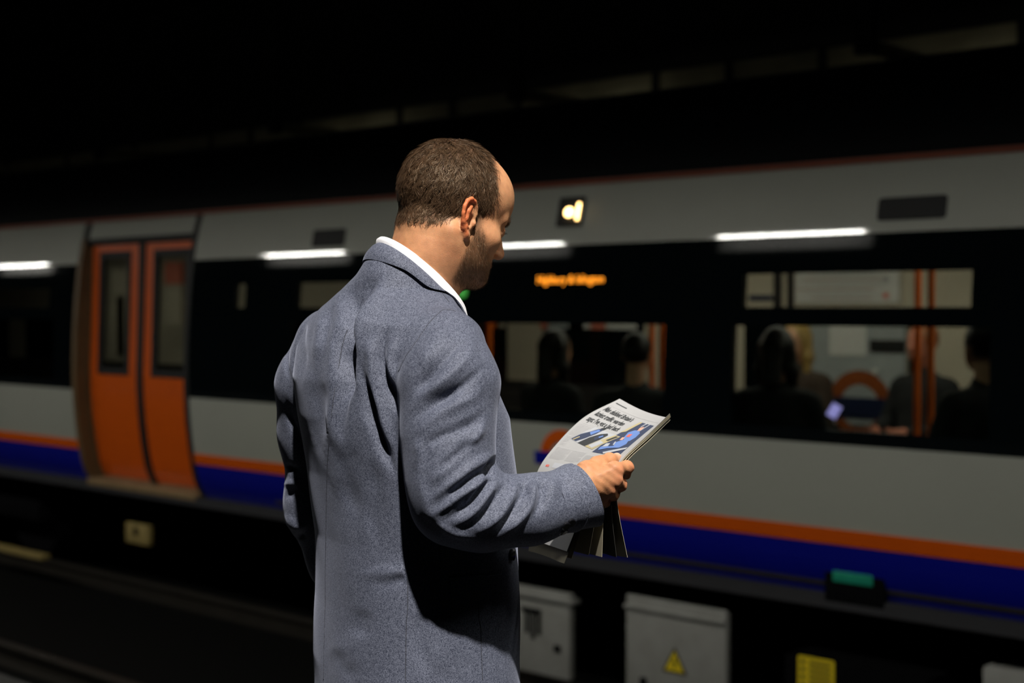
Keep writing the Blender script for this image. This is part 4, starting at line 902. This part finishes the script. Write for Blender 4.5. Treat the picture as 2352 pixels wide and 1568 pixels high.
# buttons on the cuff, pocket flap, front button
for x, y in ((1283, 1211), (1296, 1206), (1311, 1200)):
    ff = np.linspace(0, 8, 160); i0_ = np.minimum(ff.astype(int), 7); CF = CUFFV[i0_]*(1-(ff-i0_))[:, None, None]+CUFFV[i0_+1]*(ff-i0_)[:, None, None]; CF = np.stack([CF[:, :-1]*(1-q_)+CF[:, 1:]*q_ for q_ in (0, .25, .5, .75)], 2).reshape(-1, 3)
    cw = project(L2W(CF)); dd = np.hypot(cw[:, 0]-x, cw[:, 1]-y)+np.where(cw[:, 2] > np.median(cw[:, 2]), 500, 0); jj = dd.argmin(); p = CF[jj]; nn = p-(c0_+ax_*((p-c0_)@ax_)); nn /= np.linalg.norm(nn)
    if p is not None:
        bm = bmesh.new(); tube(bm, [p-nn*.001, p+nn*.0022, p+nn*.0032, p+nn*.0026], [.0072, .0072, .0060, .0046], 20); bo_ = bm_obj('cuff_button', bm, MATS['button_horn'], jacket, True, 30)
def patch(name, quad, nu, nv, m, lift=.002, reg=0):
    """small cloth piece following the jacket surface inside a pixel quad (tl,tr,br,bl)"""
    V = []; q = np.array(quad, float)
    for i in range(nv+1):
        for j in range(nu+1):
            u, v = j/nu, i/nv; p2 = (q[0]*(1-u)+q[1]*u)*(1-v)+(q[3]*(1-u)+q[2]*u)*v; p, nn = snap(*p2, reg)
            if p is None: return None
            V.append((p, nn))
    A_ = np.array([p for p, _ in V]).reshape(nv+1, nu+1, 3); N_ = np.array([x for _, x in V]).reshape(nv+1, nu+1, 3)
    for _ in range(3):
        A2 = A_.copy(); A2[1:-1, 1:-1] = .5*A_[1:-1, 1:-1]+.125*(A_[:-2, 1:-1]+A_[2:, 1:-1]+A_[1:-1, :-2]+A_[1:-1, 2:]); A_ = A2
    top_ = (A_+N_*lift).reshape(-1, 3); bot = (A_-N_*.001).reshape(-1, 3); n0 = len(top_); f = []; w_ = nu+1
    for i in range(nv):
        for j in range(nu): a = i*w_+j; f += [(a, a+1, a+w_+1, a+w_), (n0+a+w_, n0+a+w_+1, n0+a+1, n0+a)]
    for j in range(nu): f += [(j+1, j, n0+j, n0+j+1), (nv*w_+j, nv*w_+j+1, n0+nv*w_+j+1, n0+nv*w_+j)]
    for i in range(nv): f += [(i*w_, (i+1)*w_, n0+(i+1)*w_, n0+i*w_), ((i+1)*w_+nu, i*w_+nu, n0+i*w_+nu, n0+(i+1)*w_+nu)]
    return mesh_obj(name, np.concatenate([top_, bot]), f, m, jacket, smooth=True, sharp=50)
patch('pocket_flap', [(1032, 1328), (1150, 1318), (1152, 1352), (1036, 1366)], 14, 5, MATS['jacket_wool'], .003)
p, nn = snap(1176, 1275, 0)
if p is not None: bm = bmesh.new(); tube(bm, [p-nn*.001, p+nn*.004, p+nn*.005], [.009, .009, .006], 18); bm_obj('front_button', bm, MATS['button_horn'], jacket, True, 30)
# front edge and lapel on the right side of the chest
lp_ = [np.array([.055, .062, 1.46]), np.array([.085, .082, 1.38]), np.array([.075, .118, 1.28]), np.array([.045, .146, 1.18]), np.array([.02, .158, 1.05]), np.array([.015, .158, .90])]
li_ = [np.array([.035, .05, 1.47]), np.array([.03, .075, 1.38]), np.array([.02, .112, 1.28]), np.array([.005, .142, 1.18]), np.array([-.005, .150, 1.05]), np.array([-.005, .150, .90])]
A_, B_ = spline(lp_, 30), spline(li_, 30); V = np.concatenate([A_, B_, A_-[0, .004, 0], B_-[0, .01, 0]]); f = []
for i in range(29): f += [(i, i+1, 31+i, 30+i), (60+i, 90+i, 91+i, 61+i), (i, 60+i, 61+i, i+1), (30+i, 31+i, 91+i, 90+i)]
mesh_obj('lapel', V, f, MATS['jacket_wool'], jacket, smooth=True, sharp=50)
# shirt front inside the lapels
GS = Grid((-.09, .02, 1.08), (.09, .18, 1.50), .006); GS.stack([(1.09, 0, .0, .06, .146, .05, 0), (1.3, 0, -.02, .06, .142, .05, .1), (1.42, 0, -.02, .05, .11, .05, .1), (1.49, 0, 0, .05, .075, .05, .1)]); sp_, sq_ = GS.mesh(); np_mesh('shirt_front', sp_, sq_, MATS['shirt_cotton'], man)
# trousers and shoes
GT = Grid((-.25, -.2, .03), (.25, .25, 1.0), .008)
GT.stack([(.80, 0, 0, .165, .115, .12, 0), (.95, 0, 0, .16, .11, .115, 0)])
for s in (-1, 1): GT.chain([np.array([.092*s, 0, .86]), np.array([.10*s, .012, .50]), np.array([.105*s, -.008, .10])], [.105, .085, .078], .02)
GT.cut((0, 0, .065), (0, 0, -1)); tp_, tq_ = GT.mesh(); np_mesh('trousers', relax(tp_, tq_, 2), tq_, MATS['trouser_wool'], man)
for s in (-1, 1):
    GS = Grid((.04 if s > 0 else -.2, -.12, -.01), (.2 if s > 0 else -.04, .26, .14), .005)
    GS.chain([np.array([.105*s, -.045, .045]), np.array([.113*s, .06, .04]), np.array([.122*s, .19, .03])], [.042, .043, .035], .02); GS.cap(np.array([.105*s, -.02, .05]), np.array([.106*s, -.015, .10]), .045, .045, .02); GS.cut((0, 0, 0.0), (0, 0, -1))
    p_, q_ = GS.mesh(); np_mesh('shoe', relax(p_, q_, 1), q_, MATS['shoe_leather'], man)

# ------------------------------------------------------------------ newspaper
def paper_mat():
    m = mat('newsprint', (.31, .31, .315), .85, var=.06, scale=40); return m
paper_mat(); mat('news_ink', (.02, .022, .025), .8); mat('news_grey', (.36, .36, .37), .85); mat('pic_navy', (.012, .022, .06), .7); mat('pic_blue', (.09, .17, .42), .7); mat('pic_pale', (.33, .34, .37), .7)
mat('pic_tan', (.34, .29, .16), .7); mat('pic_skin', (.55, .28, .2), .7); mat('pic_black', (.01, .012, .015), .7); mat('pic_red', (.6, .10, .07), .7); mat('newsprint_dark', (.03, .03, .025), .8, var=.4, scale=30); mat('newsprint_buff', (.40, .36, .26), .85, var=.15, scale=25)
AL, AR = .015, .238
LE = np.array([(.379, 1.3055), (.306, 1.275), (.247, 1.226), (.217, 1.187), (.206, 1.141), (.198, 1.057)]); RE = np.array([(.336, 1.288), (.292, 1.2595), (.246, 1.2300), (.219, 1.197), (.205, 1.150), (.200, 1.075)])
def leaf_fn(lb, rb, drop, bend=0.):
    """page surface: left and right edge profiles; lower ends moved to (b) lb/rb"""
    l, r = LE.copy(), RE.copy(); wgt = np.array([0, 0, 0, .12, .5, 1.0])
    l[:, 0] += (lb-LE[-1, 0])*wgt; r[:, 0] += (rb-RE[-1, 0])*wgt
    lc, rc = spline(l, 101), spline(r, 101)
    def fn(u, v, off=0.):
        u = np.asarray(u, float); v = np.asarray(v, float); x = np.clip(v, 0, 1)*100; i = np.clip(x.astype(int), 0, 99); t = (x-i)[..., None]
        a = lc[i]*(1-t)+lc[i+1]*t; b = rc[i]*(1-t)+rc[i+1]*t; q = a*(1-u[..., None])+b*u[..., None]
        tg = (lc[i+1]-lc[i])*(1-u[..., None])+(rc[i+1]-rc[i])*u[..., None]; tg = tg/(np.linalg.norm(tg, axis=-1, keepdims=True)+1e-9); nrm = np.stack([-tg[..., 1], tg[..., 0]], -1); nrm = nrm*np.where(nrm[..., 1:2] < 0, -1, 1) if False else np.stack([tg[..., 1], -tg[..., 0]], -1)
        sag = -.007*np.sin(np.pi*np.clip(u, 0, 1))*(1-.6*v)+.010*np.clip((u-.86)/.14, 0, 1)**2*np.clip(1-v*2.2, 0, 1)+bend*np.sin(np.pi*u*1.3)*v**2
        q = q+nrm*(off-drop+sag)[..., None]
        return np.stack([AL+(AR-AL)*u, q[..., 0], q[..., 1]], -1)
    return fn
news = empty('newspaper', tuple(L2W(np.array([.12, .24, 1.05])))); news.rotation_euler = (0, 0, MROT); top(news, 'folded newspaper with a bold headline held in the man\'s right hand', 'newspaper')
NO = np.array([.12, .24, 1.05])
def page(name, fn, m, v0=0, v1=1, u0=0, u1=1, thick=.0005, nu=16, nv=40, parent=None):
    U, V_ = np.meshgrid(np.linspace(u0, u1, nu+1), np.linspace(v0, v1, nv+1)); A_ = fn(U, V_, 0.); B_ = fn(U, V_, -thick)
    w_ = nu+1; n0 = A_.shape[0]*w_; V = np.concatenate([A_.reshape(-1, 3), B_.reshape(-1, 3)])-NO; f = []
    for i in range(nv):
        for j in range(nu): a = i*w_+j; f += [(a, a+w_, a+w_+1, a+1), (n0+a, n0+a+1, n0+a+w_+1, n0+a+w_)]
    for j in range(nu): f += [(j, j+1, n0+j+1, n0+j), (nv*w_+j+1, nv*w_+j, n0+nv*w_+j, n0+nv*w_+j+1)]
    for i in range(nv): f += [((i+1)*w_, i*w_, n0+i*w_, n0+(i+1)*w_), (i*w_+nu, (i+1)*w_+nu, n0+(i+1)*w_+nu, n0+i*w_+nu)]
    return mesh_obj(name, V, f, m, parent or news, smooth=True, sharp=60)
F1 = leaf_fn(.194, .135, 0.); pg = page('page', F1, MATS['newsprint'], 0, .95)
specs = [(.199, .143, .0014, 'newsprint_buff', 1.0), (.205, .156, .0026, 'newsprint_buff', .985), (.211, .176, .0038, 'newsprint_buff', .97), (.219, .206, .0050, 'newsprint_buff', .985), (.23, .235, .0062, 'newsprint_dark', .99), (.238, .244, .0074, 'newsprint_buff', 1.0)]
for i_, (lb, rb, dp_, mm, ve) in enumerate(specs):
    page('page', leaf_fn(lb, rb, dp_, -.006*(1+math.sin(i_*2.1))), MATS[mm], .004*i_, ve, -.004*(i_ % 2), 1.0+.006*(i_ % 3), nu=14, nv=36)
def onpage(u, v, off=.0004): return F1(u, v, off)-NO
def quadp(name, u0, u1, v0, v1, m, off=.0003, n=8, parent=None, skew=0.):
    U, V_ = np.meshgrid(np.linspace(0, 1, n+1), np.linspace(0, 1, n+1)); uu = u0+(u1-u0)*U+skew*(V_-.5); vv = v0+(v1-v0)*V_
    P_ = onpage(uu, vv, off).reshape(-1, 3); w_ = n+1; return mesh_obj(name, P_, [(i*w_+j, (i+1)*w_+j, (i+1)*w_+j+1, i*w_+j+1) for i in range(n) for j in range(n)], m, parent or pg)
def polyp(name, pts, m, off):
    bm = bmesh.new(); bm.faces.new([bm.verts.new((q[0], q[1], 0)) for q in pts]); bmesh.ops.triangulate(bm, faces=bm.faces)
    bmesh.ops.subdivide_edges(bm, edges=bm.edges, cuts=3, use_grid_fill=True); bmesh.ops.triangulate(bm, faces=bm.faces); bm.verts.ensure_lookup_table()
    c = onpage(np.array([v.co.x for v in bm.verts]), np.array([v.co.y for v in bm.verts]), off)
    for v, q in zip(bm.verts, c): v.co = Vector(q)
    return bm_obj(name, bm, m, pg)
PW, PH_ = .223, .36
def put_text(body, size, u0, v0, m='news_ink', name='headline_lettering', sx=1.0, wid=None):
    xs = [0, 1]
    def fn(x, y): return onpage(np.array(u0+x/PW), np.array(v0-y/PH_), .0005)
    return text_obj(name, body, size, fn, MATS[m], pg, align='LEFT', sx=sx, bold=.0004)
# layout of the visible page
PW, PH_ = .223, .39
quadp('running_head', .05, .24, .030, .036, MATS['news_ink']); quadp('rule', .03, .95, .060, .0615, MATS['news_grey'])
for i_, t_ in enumerate(("Man dubbed Britain's", "laziest traffic warden", "says: I've got a bad back")): put_text(t_, .0195, .055, .094+.048*i_, sx=(.62, .60, .555)[i_])
quadp('byline', .06, .16, .222, .2255, MATS['news_grey'])
for c0, c1, v0, v1 in ((.04, .215, .232, .31), (.04, .10, .31, .37), (.04, .235, .385, .47), (.255, .44, .385, .47), (.46, .66, .40, .48)):
    k = 0
    while v0+.0075*k < v1: quadp('text_line', c0, c1-(.04 if k % 6 == 5 else 0), v0+.0075*k, v0+.0075*k+.0028, MATS['news_grey'], .0003, 4); k += 1
def pic(corners):
    q = np.array(corners, float)
    def f(s, t): r = (q[0]*(1-s)+q[1]*s)*(1-t)+(q[3]*(1-s)+q[2]*s)*t; return (r[0], r[1])
    def shape(pts, m, off, name='picture_shape'): return polyp(name, [f(*z) for z in pts], MATS[m], off)
    return shape
S1 = pic([(.24, .222), (.64, .235), (.47, .355), (.11, .325)]); full = [(0, 0), (1, 0), (1, 1), (0, 1)]
S1(full, 'pic_pale', .0003, 'picture')
S1([(0, .98), (.02, .6), (.12, .3), (.16, .02), (.30, -.05), (.34, .3), (.30, .7), (.22, .98)], 'pic_navy', .0005); S1([(.14, .35), (.20, .05), (.30, .10), (.28, .45)], 'pic_blue', .0007); S1([(.17, -.02), (.20, -.16), (.29, -.18), (.31, -.02)], 'pic_black', .0007)
S1([(.33, 1), (.36, .55), (.44, .22), (.56, .06), (.66, .15), (.70, .5), (.66, 1)], 'pic_black', .0005); S1([(.48, .5), (.52, .2), (.62, .25), (.62, .6)], 'pic_navy', .0007); S1([(.54, .38), (.57, .24), (.62, .28), (.60, .42)], 'pic_blue', .0008)
S1([(.66, 1), (.74, .4), (.80, 0), (1, 0), (1, 1)], 'pic_tan', .0005); S1([(.70, .9), (.76, .5), (.95, .55), (.92, .95)], 'pic_pale', .0007); S1([(.86, .4), (.88, .05), (.97, .05), (.96, .4)], 'pic_black', .0007)
S1([(.06, .96), (.10, .72), (.14, .74), (.11, .97)], 'pic_tan', .0008)
S2 = pic([(.63, .088), (.87, .093), (.90, .38), (.50, .372)])
S2(full, 'pic_navy', .0003, 'picture'); S2([(0, 0), (.16, 0), (.14, .35), (0, .42)], 'pic_tan', .0005); S2([(.42, 0), (.50, 0), (.46, .14), (.40, .12)], 'pic_pale', .0006); S2([(.66, 0), (.72, 0), (.66, .3), (.61, .28)], 'pic_pale', .0005)
S2([(.46, .16), (.60, .10), (.66, .2), (.56, .27)], 'pic_skin', .0008)
S2([(.28, .36), (.40, .26), (.58, .24), (.80, .30), (.84, .44), (.78, .56), (.60, .60), (.40, .52)], 'pic_blue', .0006); S2([(.42, .40), (.56, .38), (.58, .47), (.44, .48)], 'pic_red', .0009)
S2([(.50, .56), (.72, .55), (.80, .66), (.70, .78), (.34, .84), (.10, .93), (.06, .84), (.30, .70)], 'pic_blue', .0007); S2([(.34, .52), (.44, .50), (.48, .58), (.38, .60)], 'pic_skin', .0009)
S2([(.22, .72), (.38, .70), (.44, .76), (.28, .80)], 'pic_navy', .0009); S2([(.10, .74), (.22, .72), (.26, .80), (.10, .84)], 'pic_pale', .0009); S2([(.30, .66), (.34, .65), (.42, .74), (.38, .75)], 'pic_pale', .0010)
S2([(.34, .96), (.60, .86), (1, .74), (1, .80), (.66, .92), (.42, 1)], 'pic_pale', .0009)
quadp('advert_block', .16, .30, .50, .545, MATS['pic_pale'], .0003); put_text('60', .010, .07, .535, 'pic_red', 'advert_lettering')
# ------------------------------------------------------------------ passengers inside the carriage
for n_, c_ in (('coat_black', (.008, .009, .011)), ('coat_charcoal', (.02, .021, .024)), ('coat_green', (.012, .02, .017)), ('coat_brown', (.05, .03, .02)), ('coat_white', (.5, .46, .48))): mat(n_, c_, .9, var=.3, scale=25)
for n_, c_ in (('hair_black', (.008, .006, .005)), ('hair_blonde', (.42, .27, .08)), ('hair_ginger', (.35, .11, .03))): mat(n_, c_, .5, var=.4, scale=60)
mat('face_skin', (.62, .33, .2), .55, var=.15, scale=30); mat('face_flush', (.62, .22, .14), .55, var=.15, scale=30)
def passenger(px, Y, facing, coat, hair, label, zs=.46, skin='face_skin', long=False, lean=0., scale=1.0):
    x = PX(px, Y); k = scale
    v = lambda a, b, c: np.array([a*k, b*k, c*k])
    G = Grid((-.27*k, -.2*k, .55*k), (.27*k, .30*k, 1.02*k), .009)      # height measured from the seat = z 0.. ; skin: head, neck, hands
    G = Grid((-.30*k, -.22*k, -.05), (.30*k, .62*k, .95*k), .009)
    hz = .74
    G.ell(v(0, .02+lean, hz+.025), v(.076, .096, .095), 0); G.ell(v(0, .055+lean, hz-.05), v(.055, .06, .07), .03); G.cap(v(0, -.005+lean, hz-.06), v(0, -.02+lean*.6, .52), .052*k, .058*k, .03)
    G.cap(v(0, .11+lean, hz+.01), v(0, .128+lean, hz-.03), .010*k, .013*k, .012)
    for s in (-1, 1):
        G.ell(v(.077*s, .0+lean, hz-.005), v(.012, .022, .034), .006); G.ell(v(.032*s, .112+lean, hz+.015), v(.018, .014, .012), .008, 'sub')
        G.cap(v(.12*s, .30, .20), v(.06*s, .36, .19), .034*k, .03*k, .02)
        for q in range(4): G.cap(v(.06*s, .365-.018*q, .195), v(.015*s, .37-.016*q, .175), .010*k, .008*k, .006)
        G.cap(v(.085*s, .345, .215), v(.05*s, .385, .225), .012*k, .010*k, .008)
    P, Q = G.mesh(); tt = np.tile(np.array([1., 1, 1]), (len(P), 1)); o = np_mesh('passenger', relax(P, Q, 1), Q, MATS[skin])
    o.location = (x, Y, zs); o.rotation_euler = (0, 0, facing); top(o, label, 'person')
    G = Grid((-.36*k, -.26*k, -.46), (.36*k, .68*k, .70*k), .011)
    G.ell(v(0, -.01, .15), v(.19, .15, .22), 0); G.ell(v(0, -.015+lean*.5, .36), v(.20, .13, .20), .05); G.cap(v(-.16, -.01+lean*.6, .47), v(.16, -.01+lean*.6, .47), .07*k, .07*k, .05); G.cap(v(0, -.01+lean*.6, .5), v(0, lean*.7, .56), .085*k, .062*k, .04)
    for s in (-1, 1): G.chain([v(.20, -.01+lean*.6, .46)*[s, 1, 1], v(.25, .05, .22)*[s, 1, 1], v(.15, .27, .20)*[s, 1, 1]], [.062*k, .055*k, .042*k], .03)
    P, Q = G.mesh(); np_mesh('coat', relax(P, Q, 2), Q, MATS[coat], o)
    G = Grid((-.26*k, -.2*k, -.47), (.26*k, .75*k, .2*k), .012)
    for s in (-1, 1): G.chain([v(.09*s, 0, .07), v(.11*s, .42, .08), v(.11*s, .45, -.28), v(.11*s, .45, -.34)], [.09*k, .072*k, .058*k, .05*k], .03); G.cap(v(.11*s, .44, -.40), v(.11*s, .58, -.415), .04, .034, .02)
    P, Q = G.mesh(); np_mesh('trousers', relax(P, Q, 2), Q, MATS['coat_black'], o)
    G = Grid((-.15*k, -.18*k, .45*k), (.15*k, .2*k, .92*k), .006)
    G.ell(v(0, .0+lean, hz+.035), v(.088, .104, .102), 0); G.ell(v(0, .12+lean, hz-.03), v(.075, .07, .09), .01, 'sub'); G.ell(v(0, .05+lean, hz-.12), v(.12, .14, .09), .02, 'sub')
    if long:
        for s in (-1, 1): G.chain([v(.065*s, -.01+lean, hz+.03), v(.085*s, -.0+lean, hz-.10), v(.09*s, .02+lean, hz-.24)], [.04*k, .036*k, .02*k], .03)
        G.chain([v(0, -.06+lean, hz+.02), v(0, -.08+lean, hz-.16)], [.06*k, .05*k], .03)
    P, Q = G.mesh(); np_mesh('hair', relax(P, Q, 1), Q, MATS[hair], o)
    return o
passenger(1785, 6.62, math.radians(12), 'coat_black', 'hair_black', 'dark haired passenger in a black coat, back against the train window', .49, long=True)
passenger(2262, 6.66, math.radians(62), 'coat_black', 'hair_black', 'short haired passenger in a black coat turned side on, one ear showing', .53)
bl = passenger(1832, 8.3, math.radians(176), 'coat_brown', 'hair_blonde', 'long haired blonde passenger on the bench beside the roundel board', .50, long=True)
passenger(2122, 8.3, math.radians(165), 'coat_black', 'hair_ginger', 'flushed ginger passenger in black beside the two orange poles', .50, skin='face_flush')
passenger(1262, 6.64, math.radians(-8), 'coat_black', 'hair_black', 'passenger in a black coat with bowed head behind the emblem window', .46, lean=.04, long=True)
passenger(1462, 6.64, math.radians(20), 'coat_charcoal', 'hair_black', 'passenger in a charcoal coat seated next to twin orange poles', .45)
c = PY(1917, 944, 7.9)
ph = box_obj('phone', (-.04, .04, -.006, .006, -.05, .05), MATS['rubber'], None, bev=.004); ph.location = c; ph.rotation_euler = (math.radians(-18), math.radians(25), 0); top(ph, 'glowing violet phone held by the blonde passenger', 'phone')
box_obj('screen', (-.034, .034, -.009, -.006, -.043, .043), MATS['phone_glow'], ph)
